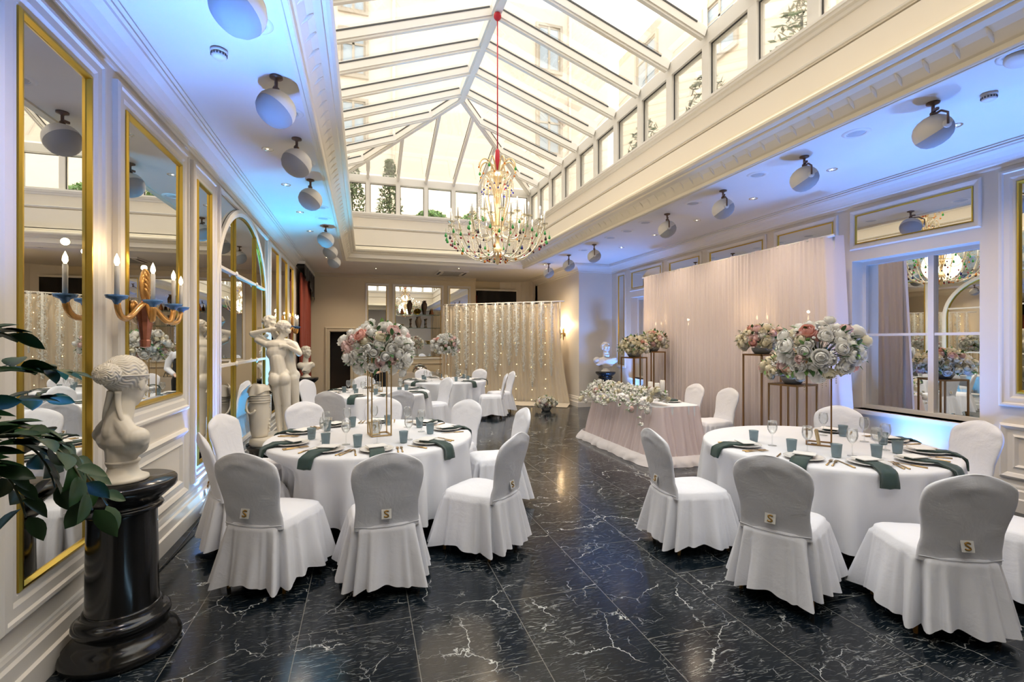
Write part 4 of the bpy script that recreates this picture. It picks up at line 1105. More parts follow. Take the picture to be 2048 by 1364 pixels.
def table_setting(cx, cy, ang, seat, tname, gname, rnd, full=True):
    zt = .7595
    c, s = math.cos(ang), math.sin(ang); rz = ang - PI / 2      # local y -> outward
    def at(r, side): return cx + c * r - s * side, cy + s * r + c * side
    x, y = at(.715, 0); put('plate', x, y, zt, rz, 'white dinner plate at %s of %s' % (seat, tname), 'plate', 'plates on ' + gname)
    k = rnd.choice((0, 1, 2)); a = rnd.uniform(-.12, .12)
    put('nap%d' % k, x, y, zt, rz + a * .3, 'dark green napkin at %s of %s' % (seat, tname), 'napkin', 'napkins on ' + gname)
    x2, y2 = at(.69, 0); put('card', x2, y2, zt, rz + rnd.uniform(-.35, .35), 'white menu card at %s of %s' % (seat, tname), 'menu card', 'menu cards on ' + gname)
    x, y = at(.52, -.12 + rnd.uniform(-.03, .03)); put('tumbler', x, y, zt, rnd.random() * 3, 'grey blue tumbler at %s of %s' % (seat, tname), 'glass', 'tumblers on ' + gname)
    if full:
        x, y = at(.735, .165); put('fork', x, y, zt, rz + PI - .05, 'inner gold fork at %s of %s' % (seat, tname), 'fork', 'forks on ' + gname)
        x, y = at(.735, .198); put('fork', x, y, zt, rz + PI - .03, 'outer gold fork at %s of %s' % (seat, tname), 'fork', 'forks on ' + gname)
        x, y = at(.735, -.168); put('knife', x, y, zt, rz + PI + .04, 'gold knife at %s of %s' % (seat, tname), 'knife', 'knives on ' + gname)
    x, y = at(.46, -.02 + rnd.uniform(-.03, .05)); put('wine', x, y, zt, 0, 'clear wine glass at %s of %s' % (seat, tname), 'glass', 'wine glasses on ' + gname)
def round_table(cx, cy, tname, tlabel, gname, seed, chairs, settings, full=True):
    t = thing('round_table', 'round banquet table under the cloth, ' + tlabel, 'table', (cx, cy, 0))
    MB().lathe([(.001, .72), (.90, .72), (.91, .726), (.91, .748), (.90, .752), (.001, .752)], 60).build('tabletop', plain('plywood table top', (.35, .24, .14), .6), t)
    for k in range(4):
        a = PI / 4 + k * PI / 2; MB().tube([(.45 * math.cos(a), .45 * math.sin(a), .72), (.55 * math.cos(a), .55 * math.sin(a), 0)], .018, 8).build('leg', black, t)
    cl = tablecloth_mesh(seed, chairs=chairs).build('tablecloth', linen); cl.location = (cx, cy, 0)
    tag(cl, 'white floor-length cloth on ' + tname, 'tablecloth', 'white tablecloths')
    rnd = random.Random(seed)
    for (deg, r, lab, twist) in chairs:
        a = math.radians(deg)
        chair_at(cx + r * math.cos(a), cy + r * math.sin(a), a + PI / 2 + twist, lab, 'white covered chairs around ' + gname)
    for deg, seat in settings: table_setting(cx, cy, math.radians(deg), seat, tname, gname, rnd, full)
W = 'white covered chair '
T1 = (.08, 4.79); T2 = (3.78, 3.24); T3 = (.20, 8.83); T4 = (1.79, 11.06)
n1, n2, n3, n4 = 'the near left table', 'the near right table', 'the second row table', 'the far table'
round_table(*T1, n1, 'the near left one of the four', 'the near left table', 1, [
    (-122.5, 1.23, W + 'with blue-grey lit back, front left, near left table', .10),
    (-87.5, 1.27, W + 'with grey badged back, front centre, near left table', .0),
    (-50, 1.27, W + 'seen side-on, right front of the near left table', .05),
    (3, 1.20, W + 'behind the side-on one, right of the near left table', -.05),
    (40, 1.12, W + 'at the far right of the near left table', 0),
    (84, 1.16, W + 'behind the flower stand of the near left table', 0),
    (120, 1.16, W + 'far left at the near left table', 0),
    (160, 1.14, W + 'at the left of the near left table, below the statues', 0),
    (-158, 1.03, W + 'squeezed between the near left table and the left wall', 0)],
    [(-121, 'the front left seat'), (-88.5, 'the front centre seat'), (-50, 'the right front seat'), (3, 'the right seat'), (40, 'the far right seat'), (84, 'the far seat'), (122, 'the far left seat'), (157, 'the left seat'), (-159, 'the seat by the wall')])
round_table(*T2, n2, 'the near right one of the four', 'the near right table', 2, [
    (174, 1.22, W + 'seen half side-on, left of the near right table', .0),
    (-148.5, 1.26, W + 'with grey badged back, front left, near right table', .0),
    (-113.5, 1.29, W + 'with dark grey badged back, front right, near right table', -.05),
    (-79, 1.18, W + 'cut by the right edge of the photo at the near right table', .0),
    (-14, 1.13, W + 'at the wall side of the near right table', 0),
    (33, 1.05, W + 'behind the gold flower stand of the near right table', 0)],
    [(172, 'the left seat'), (-147, 'the front left seat'), (-114, 'the front right seat'), (-80, 'the nearest right seat'), (-46, 'the right corner seat'), (-8, 'the wall-side seat'), (33, 'the far seat')])
round_table(*T3, n3, 'standing behind the near left table', 'the second row table', 3, [
    (-172, 1.12, W + 'left of the second row table, beside the black pedestal', 0),
    (147, 1.12, W + 'in front of the doorway at the second row table', 0),
    (-114, 1.32, W + 'with grey back, front left of the second row table', 0),
    (-80, 1.34, W + 'with grey back, front right of the second row table', 0),
    (98, 1.12, W + 'on the far side of the second row table', 0),
    (22, 1.12, W + 'on the right of the second row table', 0)],
    [(-172, 'the left seat'), (147, 'the far left seat'), (-114, 'the front left seat'), (-80, 'the front right seat'), (98, 'the far seat'), (22, 'the right seat'), (-30, 'the right front place')], full=False)
round_table(*T4, n4, 'the farthest, beside the flower backdrop', 'the far table', 4, [
    (168, 1.12, W + 'at the left of the far table', 0),
    (105, 1.05, W + 'behind the far table, left of its flower stand', 0),
    (42, 1.05, W + 'behind the far table, right of its flower stand', 0),
    (-11, 1.22, W + 'side-on right of the far table, farther of two', .25),
    (-47, 1.22, W + 'side-on right of the far table, nearer of two', .60)],
    [(168, 'the left seat'), (105, 'the far left seat'), (42, 'the far right seat'), (-16, 'the right seat'), (-60, 'the right front place'), (215, 'the front left place')], full=False)
# table number frames
gilt = plain('gilt picture frame', (.58, .44, .24), .4, .7)
for (x, y, rz, txt, nm) in ((T1[0] + .02, T1[1] - .03, .35, '2', n1), (T2[0] - .05, T2[1] - .05, .66, '1', n2), (T3[0], T3[1] - .02, .25, '3', n3)):
    t = thing('table_number', 'small gilt frame with the table number, standing under the flowers on ' + nm, 'table number', (x, y, .76), rz)
    R = Matrix.Rotation(-.18, 4, 'X')
    m = MB(); vs = MB(); m.frame((0, 0, 0), (1, 0, 0), (0, 0, 1), (0, -1, 0), -.05, 0, .05, .13, [(0, -.012), (0, .006), (.004, .01), (.010, .006), (.012, 0)])
    m.v = [tuple(R @ Vector(p)) for p in m.v]; m.build('frame', gilt, t)
    MB().box((-.045, -.001, .005), (.045, .004, .125), 0, R).build('card', card, t)
    text_part('numeral', txt, .085, gold, t, R @ Matrix.Translation((0, -.003, .066)) @ Matrix.Rotation(PI / 2, 4, 'X'))
    MB().prism([(-.012, .0), (.012, .0), (.012, .06), (-.012, .06)], 0, .008).build('easel_foot', black, t)
# glass candle on the far table
t = thing('candle', 'ivory pillar candle inside the flower stand on the far table', 'candle', (T4[0] + .0, T4[1] - .03, .76))
MB().lathe([(.001, 0), (.04, 0), (.04, .11), (.035, .115), (.001, .112)], 20).build('wax', plain('ivory wax', (.85, .76, .60), .5), t); MB().tube([(0, 0, .112), (.001, 0, .125)], .0015, 4).build('wick', black, t)
# ================================================================== FLOWERS
def rose_mesh(name, mat, open_=1.0, seed=0):
    m = MB(); rnd = random.Random(seed)
    m.ball((0, 0, .004), (.022, .022, .024), 10, 7)
    for li, (cnt, R, top, wd) in enumerate([(6, .045 * open_, 1.50, .66), (5, .042 * open_, 1.12, .74), (5, .036 * open_, .80, .82), (4, .029, .55, 1.0), (3, .021, .40, 1.3)]):
        for c in range(cnt):
            ph = 2 * PI * c / cnt + li * .7 + rnd.uniform(-.12, .12); tp = top * rnd.uniform(.9, 1.12)
            def fn(u, v, ph=ph, R=R, tp=tp, wd=wd, li=li):
                uu = (u - .5) * 2; pol_ = PI * .93 + (tp - PI * .93) * v * (1 - .10 * uu * uu * v)
                ang = ph + uu * wd * (.45 + .55 * min(1, v * 1.6))
                rr_ = R * (1 + .34 * v ** 4 * (1.0 if li < 2 else .45) * (1 - .35 * uu * uu) - .04 * uu * uu)
                return (rr_ * math.sin(pol_) * math.cos(ang), rr_ * math.sin(pol_) * math.sin(ang), rr_ * .92 * math.cos(pol_) + .004 * li)
            m.grid(fn, 4, 5)
    o = m.build(name, mat); me = o.data; bpy.data.objects.remove(o); return me
RM = {}
for nm, mt in (('white', rosew), ('cream', rosec), ('blush', rosep), ('coral', rosek)):
    RM[nm] = [rose_mesh('rose', mt, 1.0, 1), rose_mesh('rose', mt, .80, 2)]
def orient(n):
    return Vector(n).to_track_quat('Z', 'Y')
def leafgeo(m, p, d, L, wd, mi=0, up=None, cup=.2):
    p, d = Vector(p), Vector(d).normalized(); s = d.cross(up or Vector((0, 0, 1)))
    if s.length < .05: s = d.orthogonal()
    s.normalize(); n = s.cross(d).normalized(); vs = []; fs = []
    K = 6
    for k in range(K + 1):
        v = k / K; ww = wd * math.sin(PI * v ** .85) ** .8; c = p + d * (L * v) - n * (.12 * L * v * v)
        vs += [c - s * ww / 2 + n * ww * cup, c, c + s * ww / 2 + n * ww * cup]
    for k in range(K):
        b = k * 3; fs += [(b, b + 1, b + 4, b + 3), (b + 1, b + 2, b + 5, b + 4)]
    m.add(vs, fs, mi, True)
def arrangement(name, label, loc, n, rx, rz_, pal, seed, lo=-.55, size=1.0, group=None, holder=True, stray=0.0, bowl=False, rot=0):
    t = thing(name, label, 'flowers', loc, rot, group); rnd = random.Random(seed)
    fm_ = MB()
    for i in range(n):
        q = (i + .5) / n; zz = 1 - q * (1 - lo); a = i * 2.39996 + rnd.uniform(-.25, .25); rr = math.sqrt(max(0, 1 - zz * zz))
        k = rnd.uniform(.86, 1.06) + (rnd.random() < .12) * stray
        d = Vector((rr * math.cos(a), rr * math.sin(a), zz * rz_ / rx + .05)).normalized()
        p = Vector((rx * rr * math.cos(a), rx * rr * math.sin(a), rz_ * zz)) * k
        c = rnd.choices(('white', 'cream', 'blush', 'coral'), pal)[0]
        o = bpy.data.objects.new('rose', RM[c][i % 2]); COL.objects.link(o); o.parent = t
        o.location = p - d * .02; o.rotation_mode = 'QUATERNION'; d2 = (d + Vector((rnd.uniform(-.3, .3), rnd.uniform(-.3, .3), rnd.uniform(-.2, .35)))).normalized(); o.rotation_quaternion = orient(d2)
        s_ = size * rnd.uniform(.8, 1.22); o.scale = (s_, s_, s_)
        fm_.tube([(0, 0, -rz_ * .25), tuple(p * .5), tuple(p - d * .03)], .0025, 4)
    for i in range(int(n * .95)):
        zz = rnd.uniform(lo, 1); a = rnd.random() * 2 * PI; rr = math.sqrt(1 - zz * zz)
        p = Vector((rx * rr * math.cos(a), rx * rr * math.sin(a), rz_ * zz)) * rnd.uniform(.78, .98)
        d = (p.normalized() + Vector((rnd.uniform(-.7, .7), rnd.uniform(-.7, .7), rnd.uniform(-.5, .7)))).normalized()
        leafgeo(fm_, p, d, .075 * size, .034 * size, 1 if rnd.random() < .75 else 2)
    for i in range(n):     # small filler blossoms
        zz = rnd.uniform(lo, 1); a = rnd.random() * 2 * PI; rr = math.sqrt(1 - zz * zz)
        p = Vector((rx * rr * math.cos(a), rx * rr * math.sin(a), rz_ * zz)) * rnd.uniform(.88, 1.02)
        for q in range(3): fm_.ball(p + Vector((rnd.uniform(-.02, .02), rnd.uniform(-.02, .02), rnd.uniform(-.02, .02))), .010, 6, 4, 3)
    fm_.build('foliage', [stemm, leafm, leafl, rosew], t)
    if bowl: MB().lathe([(.05, -.02), (.09, .0), (.125, .05), (.13, .085), (.12, .085), (.001, .06)], 24, 0, Matrix.Translation((0, 0, -bowl))).build('bowl', plain('grey ceramic bowl', (.35, .35, .33), .5), t)
    elif holder: MB().lathe([(.001, -.10), (.06, -.09), (.08, -.05), (.07, .03), (.001, .06)], 16, 0, Matrix.Translation((0, 0, -rz_ * .15))).build('foam_holder', leafm, t)
    return t
def gold_stand(label, x, y, z, w_, h, rz, mat, bar=.006, top_plate=False, group=None):
    t = thing('flower_stand', label, 'stand', (x, y, z), rz, group); a = w_ / 2
    for sx in (-1, 1):
        for sy in (-1, 1): MB().cbox((sx * (a - bar), sy * (a - bar), h / 2), (bar * 2, bar * 2, h)).build('leg', mat, t)
    for nm, zz in (('base_frame', bar), ('top_frame', h - bar)):
        m = MB()
        for s in (-1, 1): m.cbox((0, s * (a - bar), zz), (w_, bar * 2, bar * 2)); m.cbox((s * (a - bar), 0, zz), (bar * 2, w_, bar * 2))
        if top_plate and nm == 'top_frame': m.cbox((0, 0, h + .002), (w_, w_, .004))
        m.build(nm, mat, t)
    return t
PW = (80, 8, 9, 3); PC = (14, 72, 10, 4)
g1 = 'tall gold flower stands on the round tables'; g2 = 'rose domes on the round table stands'
for (tx, ty), rz, nm, sd, ox, oy, mt in ((T1, math.radians(11), n1, 11, .06, -.03, brass), (T2, math.radians(40), n2, 12, -.02, -.02, bronze), (T3, math.radians(11), n3, 13, 0, 0, brass), (T4, math.radians(20), n4, 14, 0, 0, brass)):
    gold_stand('tall slim gold wire stand in the middle of ' + nm, tx + ox, ty + oy, .76, .19, .80, rz, mt, .0055, False, g1)
    lab = {n1: 'dome of white, blush and coral roses over the near left table', n2: 'wide dome of white roses with few blush ones over the near right table', n3: 'rose dome over the second row table, behind the near left one', n4: 'small-looking white and pink rose dome over the far table'}[nm]
    arrangement('flower_arrangement', lab, (tx + ox, ty + oy, 1.565), 86, .325, .245, PW, sd, -.85, 1.06, g2, stray=.18)
    st = MB(); rnd = random.Random(sd)
    t = thing('crystal_strands', 'hanging strands of clear beads under the roses of ' + nm, 'bead strands', (tx + ox, ty + oy, 1.40), 0, 'bead strands under the rose domes')
    for k in range(5):
        a = 2 * PI * k / 5 + .5; L = rnd.uniform(.14, .24); s_ = MB()
        for q in range(int(L / .018)): s_.ball((.125 * math.cos(a), .125 * math.sin(a), -q * .018), .0045, 6, 4)
        s_.build('strand', crystal, t)
# floor stands by the blush backdrop
g3 = 'bronze floor stands before the blush drape'; g4 = 'rose bowls on the bronze floor stands'
for (x, y, h, w_, nm, sd, rx, r) in ((4.78, 7.90, 1.35, .34, 'leftmost, at the far end of the head table', 21, .27, .2), (5.24, 8.00, 1.45, .34, 'second from the left, close to the drape', 22, .27, .1), (5.20, 5.32, 1.47, .34, 'taller of the right pair', 23, .30, .0), (4.98, 4.62, 1.13, .38, 'lower of the right pair', 24, .33, .15)):
    gold_stand('square bronze flower stand, ' + nm, x, y, 0, w_, h, r, bronze, .009, True, g3)
    arrangement('flower_arrangement', 'cream rose bowl on the bronze stand, ' + nm.split(',')[0], (x, y, h + .17), 76, rx, .23, PC, sd, -.35, 1.08, g4, bowl=.165)
# low bowl at the foot of the flower backdrop
arrangement('flower_arrangement', 'low bowl of white and pink flowers on the floor by the flower backdrop', (4.14, 10.75, .14), 60, .26, .19, (60, 15, 22, 3), 31, -.1, 1.0, bowl=.14)

# ================================================================== HEAD TABLE
HT = (3.76, 5.64, 4.46, 7.56)
ht = thing('head_table', 'rectangular head table wearing a gathered blush tulle skirt over puffed white hem', 'table', ((HT[0] + HT[2]) / 2, (HT[1] + HT[3]) / 2, 0))
hx, hy = (HT[2] - HT[0]) / 2, (HT[3] - HT[1]) / 2
def rr_path(hx, hy, r, s):
    """point and normal on a rounded rectangle at arc fraction s"""
    segs = [(2 * (hy - r), 's', (hx, -(hy - r)), (0, 1)), (PI / 2 * r, 'a', (hx - r, hy - r), 0), (2 * (hx - r), 's', (hx - r, hy), (-1, 0)), (PI / 2 * r, 'a', (-(hx - r), hy - r), PI / 2),
            (2 * (hy - r), 's', (-hx, hy - r), (0, -1)), (PI / 2 * r, 'a', (-(hx - r), -(hy - r)), PI), (2 * (hx - r), 's', (-(hx - r), -hy), (1, 0)), (PI / 2 * r, 'a', (hx - r, -(hy - r)), 1.5 * PI)]
    T = sum(q[0] for q in segs); d = (s % 1) * T
    for q in segs:
        if d <= q[0]:
            if q[1] == 's': return (q[2][0] + q[3][0] * d, q[2][1] + q[3][1] * d), (q[3][1], -q[3][0])
            a = q[3] + d / r; return (q[2][0] + r * math.cos(a), q[2][1] + r * math.sin(a)), (math.cos(a), math.sin(a))
        d -= q[0]
    return (hx, -(hy - r)), (1, 0)
def skirt_fn(z0, z1, fl0, fl1, folds, amp, seed, puff=0):
    def fn(u, v):
        (x, y), (nx, ny) = rr_path(hx, hy, .09, u)
        g = nz(u * 40, v * 1.5, seed)
        a = amp * (math.sin(2 * PI * folds * u + 2.2 * nz(u * 23, v * 1.2, seed)) + .6 * math.sin(2 * PI * folds * .37 * u + seed)) * (.25 + .75 * v ** .7)
        o = fl0 + (fl1 - fl0) * v ** 1.3 + a + .015 * g * v
        if puff: o += puff * math.sin(PI * v) * (1 + .5 * nz(u * 30, 0, seed + 4)); 
        return (x + nx * o, y + ny * o, z1 + (z0 - z1) * v + (puff * .35 * nz(u * 34, v * 2, 9) if 0 < v < 1 else 0))
    return fn
MB().grid(skirt_fn(.03, .752, .008, .17, 44, .026, 1), 740, 12, closeu=True).build('tulle_skirt', pinktulle, ht)
MB().grid(skirt_fn(.004, .13, .195, .285, 19, .014, 5, .024), 500, 6, closeu=True).build('puffed_hem', whitetulle, ht)
MB().grid(skirt_fn(.03, .748, .0, .06, 20, .006, 8), 300, 4, closeu=True).build('under_skirt', linen, ht)
m = MB(); vs = [];
for k in range(80):
    (x, y), nn = rr_path(hx, hy, .09, k / 80); vs.append((x + nn[0] * .004, y + nn[1] * .004))
m.prism(vs, .745, .757); m.build('white_top', linen, ht)
# garland of small roses along the front edge
gt = thing('flower_runner', 'long runner of white blossoms with some pink roses along the head table front edge', 'flowers', (HT[0], 6.6, .76))
rnd = random.Random(77); fo = MB()
def runner_pt(v, w_):
    # v along the runner 0 far .. 1 near; w 0 back on the table .. 1 hanging in front
    y = .98 - 2.0 * v
    if v > .90: y = -.82 - (v - .9) * 1.2
    th = w_ * 2.6
    x = .20 * math.cos(th) + .06; z = .05 + .15 * math.sin(min(th, PI / 2 + .2)) - max(0, w_ - .5) * (.42 + .25 * math.sin(v * 9 + 1) ** 2 + (.45 if v > .86 else 0))
    return Vector((x - .05 - .16 * max(0, w_ - .5), y, max(z, -.42)))
for i in range(330):
    v = rnd.random(); w_ = rnd.random() ** .9; p = runner_pt(v, w_); p += Vector((rnd.uniform(-.02, .02), rnd.uniform(-.03, .03), rnd.uniform(-.01, .03)))
    d = Vector((-.3 - w_ * .9 + (.5 if w_ < .3 else 0), rnd.uniform(-.4, .3), 1.1 - w_)).normalized()
    if i < 98:
        c = rnd.choices(('white', 'cream', 'blush'), (70, 22, 8))[0]
        o = bpy.data.objects.new('rose', RM[c][i % 2]); COL.objects.link(o); o.parent = gt; o.location = p; o.rotation_mode = 'QUATERNION'; o.rotation_quaternion = orient(d); s_ = rnd.uniform(.72, 1.02) * (1.25 if c == 'blush' else 1); o.scale = (s_,) * 3
    else:
        for q in range(4): fo.ball(p + Vector((rnd.uniform(-.03, .03), rnd.uniform(-.03, .03), rnd.uniform(-.02, .03))), rnd.uniform(.010, .019), 7, 5, 2)
        leafgeo(fo, p, d + Vector((rnd.uniform(-1, 1), rnd.uniform(-1, 1), rnd.uniform(-.7, .5))), .06, .026, 0 if rnd.random() < .3 else 1)
fo.build('filler_blossoms_and_leaves', [leafm, leafl, rosew], gt)['kind'] = 'stuff'
wax = plain('white wax', (.86, .84, .80), .45)
for (x, y, h, nm) in ((4.22, 6.50, .10, 'left one of three on the head table'), (4.18, 6.26, .10, 'front right one of three on the head table'), (4.34, 6.36, .13, 'tallest one of three on the head table')):
    t = thing('candle', 'white pillar candle on clear holder, ' + nm, 'candle', (x, y, .757), 0, 'pillar candles on the head table')
    MB().lathe([(.001, 0), (.045, 0), (.04, .006), (.01, .02), (.01, h - .01), (.04, h), (.042, h + .004), (.001, h + .004)], 18).build('glass_holder', clear, t)
    MB().lathe([(.001, h + .004), (.035, h + .004), (.036, h + .16), (.03, h + .166), (.001, h + .162)], 18).build('wax', wax, t); MB().tube([(0, 0, h + .16), (.002, 0, h + .178)], .0014, 4).build('wick', black, t)
for i, (x, y) in enumerate(((4.30, 6.08), (4.30, 6.95))):
    put('plate', x, y, .758, -PI / 2, 'white dinner plate at the %s seat of the head table' % ('right', 'left')[i], 'plate', 'plates on the head table')
    m = MB(); m.cbox((0, 0, .035), (.20, .085, .022)); m.cbox((.09, 0, .028), (.06, .08, .016)); o = m.build('folded_napkin', green); o.location = (x, y, .758); o.rotation_euler = (0, 0, PI / 2)
    tag(o, 'dark green napkin folded on the plate at the %s head table seat' % ('right', 'left')[i], 'napkin', 'napkins on the head table')
chair_at(4.93, 6.02, PI / 2, W + 'behind the head table, right of the pair', 'chairs behind the head table')
chair_at(4.93, 6.78, PI / 2, W + 'behind the head table, left of the pair', 'chairs behind the head table')

# ================================================================== DRAPED BACKDROPS
bd = thing('draped_backdrop', 'wide blush voile backdrop hanging in fine folds behind the head table', 'backdrop', (0, 0, 0))
DY0, DY1, DX = 4.60, 8.95, 5.60
def drape_fn(u, v):
    y = DY0 + (DY1 - DY0) * u
    y -= .17 * v * max(0, 1 - u * 9) ; y += .05 * v * max(0, 1 - (1 - u) * 12)
    a = .016 * math.sin(2 * PI * 62 * (u + .004 * nz(u * 30, v * 1.5))) + .012 * math.sin(2 * PI * 27 * u + 2 * nz(u * 12, v))
    x = DX + a * (.45 + .55 * v) + .18 * max(0, 1 - u * 40) ** 2 + .18 * max(0, 1 - (1 - u) * 40) ** 2
    return (x, y, 2.985 - .012 * math.sin(u * 60) - (2.97) * v)
MB().grid(drape_fn, 620, 14).build('drape', drapem, bd)
MB().tube([(DX + .02, DY0, 2.975), (DX + .02, DY1, 2.975)], .018, 10).build('rod', white_paint, bd)
for y in (DY0 + .05, DY1 - .05):
    m = MB(); m.tube([(DX + .07, y, 2.97), (DX + .07, y, 0.01)], .018, 10); m.cbox((DX + .07, y, .006), (.34, .34, .012)); m.build('upright', white_paint, bd)
fb = thing('flower_backdrop', 'ivory voile backdrop on a white rod behind the hanging blossom garlands', 'backdrop', (0, 0, 0))
F0, F1, FZ = Vector((2.05, 13.40)), Vector((4.80, 11.50)), 2.65
fd = (F1 - F0).normalized(); fn_ = Vector((fd.y, -fd.x))
if fn_.y > 0: fn_ = -fn_
def fdrape(u, v):
    a = .022 * math.sin(2 * PI * 30 * (u + .006 * nz(u * 20, v))) + .012 * math.sin(2 * PI * 13 * u)
    p = F0 + (F1 - F0) * (u * .985) + fn_ * (a - .05 + .10 * max(0, u - .9) * v * 8) + fd * (.33 * v ** 1.6 * max(0, (u - .80) / .2))
    return (p.x, p.y, FZ - .03 - (FZ - .05) * v)
MB().grid(fdrape, 300, 14).build('drape', drape2, fb)
m = MB(); a, b = F0 - fd * .02, F1 + fd * .12; m.tube([(a.x, a.y, FZ), (b.x, b.y, FZ + .02)], .016, 10); m.build('rod', white_paint, fb)
for q in (F0, F1 - fd * .02):
    p = q - fn_ * .13; m = MB(); m.tube([(p.x, p.y, .01), (p.x, p.y, FZ + .02)], .016, 8); m.cbox((p.x, p.y, .006), (.3, .3, .012)); m.build('upright', white_paint, fb)
def puddle(u, v):
    p = F0.lerp(F1, .28 + .80 * u) + fn_ * (.02 + .40 * v + .03 * nz(u * 8, v * 3)); return (p.x, p.y, .012 + .02 * abs(nz(u * 14, v * 6, 2)) + (.05 * (1 - v) ** 2))
MB().grid(puddle, 70, 8).build('floor_cloth', drape2, fb)
GLm = {}
def garland_mesh(L, seed):
    m = MB(); rnd = random.Random(seed); n = int(L * 300)
    for i in range(n):
        z = -L * i / n; rr = .070 * (1 if z > -L + .25 else max(.25, (z + L) / .25)) * rnd.uniform(.6, 1.1); a = rnd.random() * 2 * PI
        p = Vector((rr * math.cos(a), rr * math.sin(a), z)); d = Vector((math.cos(a), math.sin(a), rnd.uniform(-.6, .3))).normalized(); e = d.cross(Vector((0, 0, 1))).normalized(); f = d.cross(e)
        s = rnd.uniform(.012, .020); m.add([p - e * s + d * .008, p - f * s, p + e * s + d * .008, p + f * s], [(0, 1, 2, 3)], 0)
    m.tube([(0, 0, 0), (0, 0, -L)], .02, 7, 0)
    o = m.build('x', [MATS.setdefault('blossom', petal('ivory blossom', (.95, .95, .90))), leafl]); me = o.data; bpy.data.objects.remove(o); me.name = 'blossom_garland'; return me
whole = [garland_mesh(2.2, 1), garland_mesh(1.75, 2), garland_mesh(1.2, 3)]
gl = [(.06, 1, 1.6), (.15, 0, 2.0), (.235, 1, 1.75), (.325, 0, 2.1), (.405, 0, 1.9), (.485, 1, 1.8), (.545, 2, 1.25), (.60, 1, 1.65), (.66, 2, 1.4), (.72, 1, 1.8), (.79, 0, 2.2), (.86, 1, 1.7), (.94, 0, 1.9)]
words = ['first', 'second', 'third', 'fourth', 'fifth', 'sixth', 'seventh', 'eighth', 'ninth', 'tenth', 'eleventh', 'twelfth', 'thirteenth', 'fourteenth', 'fifteenth', 'sixteenth', 'seventeenth', 'eighteenth', 'nineteenth', 'last']
for i, (u, k, L) in enumerate(gl):
    o = bpy.data.objects.new('blossom_garland', whole[k]); COL.objects.link(o); p = F0.lerp(F1, u) + fn_ * .085
    o.location = (p.x, p.y, FZ + .01); o.scale = (.75 + .4 * (i % 3) / 2, .75 + .4 * (i % 3) / 2, L / (2.2, 1.75, 1.2)[k]); o.rotation_euler = (0, 0, i * 1.3)
    tag(o, 'hanging ivory blossom garland, %s from the left on the flower backdrop' % (words[i] if i < 12 else 'last'), 'garland', 'blossom garlands on the flower backdrop')
fairy = emit('fairy light', (1.0, .70, .30), 9)
for i, u in enumerate((.06, .17, .28, .39, .52, .65, .78, .89)):
    p = F0.lerp(F1, u) + fn_ * .02; t = thing('fairy_light_string', 'string of tiny warm fairy lights, %s from the left on the flower backdrop' % words[i], 'fairy lights', (p.x, p.y, 0), 0, 'fairy light strings')
    MB().tube([(0, 0, FZ), (.01, .0, 1.3), (0, 0, .07)], .0015, 4).build('wire', plain('silver wire', (.6, .6, .55), .4), t)
    rnd = random.Random(i)
    for k in range(9):
        MB().ball((.02 * rnd.uniform(-1, 1), -.02, FZ - .1 - k * .30 - rnd.random() * .1 if k < 8 else .12), .009, 6, 4).build('bulb', fairy, t)
# ================================================================== COLUMNS, BUSTS, STATUES
def pedestal(label, x, y, h=.90):
    t = thing('column_pedestal', label, 'pedestal', (x, y, 0), 0, 'black column pedestals')
    k = h / .90
    MB().lathe([(.001, 0), (.262, 0), (.265, .03), (.258, .05), (.25, .055), (.248, .07), (.225, .085), (.205, .11), (.20, .135), (.205, .15), (.215, .165), (.212, .185), (.195, .20), (.178, .205), (.172, .225), (.172, .235), (.165, .24), (.001, .24)], 56).build('base', pillarm, t)
    MB().lathe([(.162, .235 * k), (.158, .30 * k), (.156, .5 * k), (.152, .72 * k), (.155, .745 * k)], 56, cap=False).build('shaft', pillarm, t)
    MB().lathe([(.001, .735 * k), (.155, .74 * k), (.175, .748 * k), (.182, .76 * k), (.175, .772 * k), (.16, .778 * k), (.165, .79 * k), (.19, .81 * k), (.222, .84 * k), (.238, .855 * k), (.24, .86 * k), (.243, .865 * k), (.243, .893 * k), (.238, .90 * k), (.001, .90 * k)], 56).build('capital', pillarm, t)
    return t
pedestal('shiny black column pedestal nearest the camera beside the plant', -1.24, 3.10)
pedestal('black column pedestal by the russet curtain', -1.14, 10.72)
pedestal('black column pedestal by the cream pier on the right', 5.66, 10.66)
def head_volumes(m, c, R, s=1.0, beard=False):
    """adult head volumes: c = centre, local +y = face"""
    def P(x, y, z): return c + R @ Vector((x * s, y * s, z * s))
    def B(p, r): m.ball(P(*p), tuple(q * s for q in r), 16, 11, rot=R)
    B((0, -.012, .03), (.073, .094, .088)); B((0, .02, -.035), (.056, .068, .075)); B((0, .045, -.085), (.030, .028, .024))
    B((0, .078, .032), (.050, .018, .014)); B((0, .092, -.002), (.011, .020, .028)); B((0, .100, -.020), (.014, .014, .010))
    for q in (-1, 1):
        B((q * .028, .070, .008), (.016, .014, .011)); B((q * .040, .055, -.022), (.022, .022, .022)); B((q * .074, -.005, -.005), (.008, .020, .032))
    B((0, .082, -.050), (.022, .014, .007)); B((0, .080, -.061), (.017, .013, .007))
    if beard:
        for k in range(9): B((.03 * math.sin(k * 2.2), .06 + .01 * math.cos(k), -.085 - .009 * k), (.028, .026, .022))
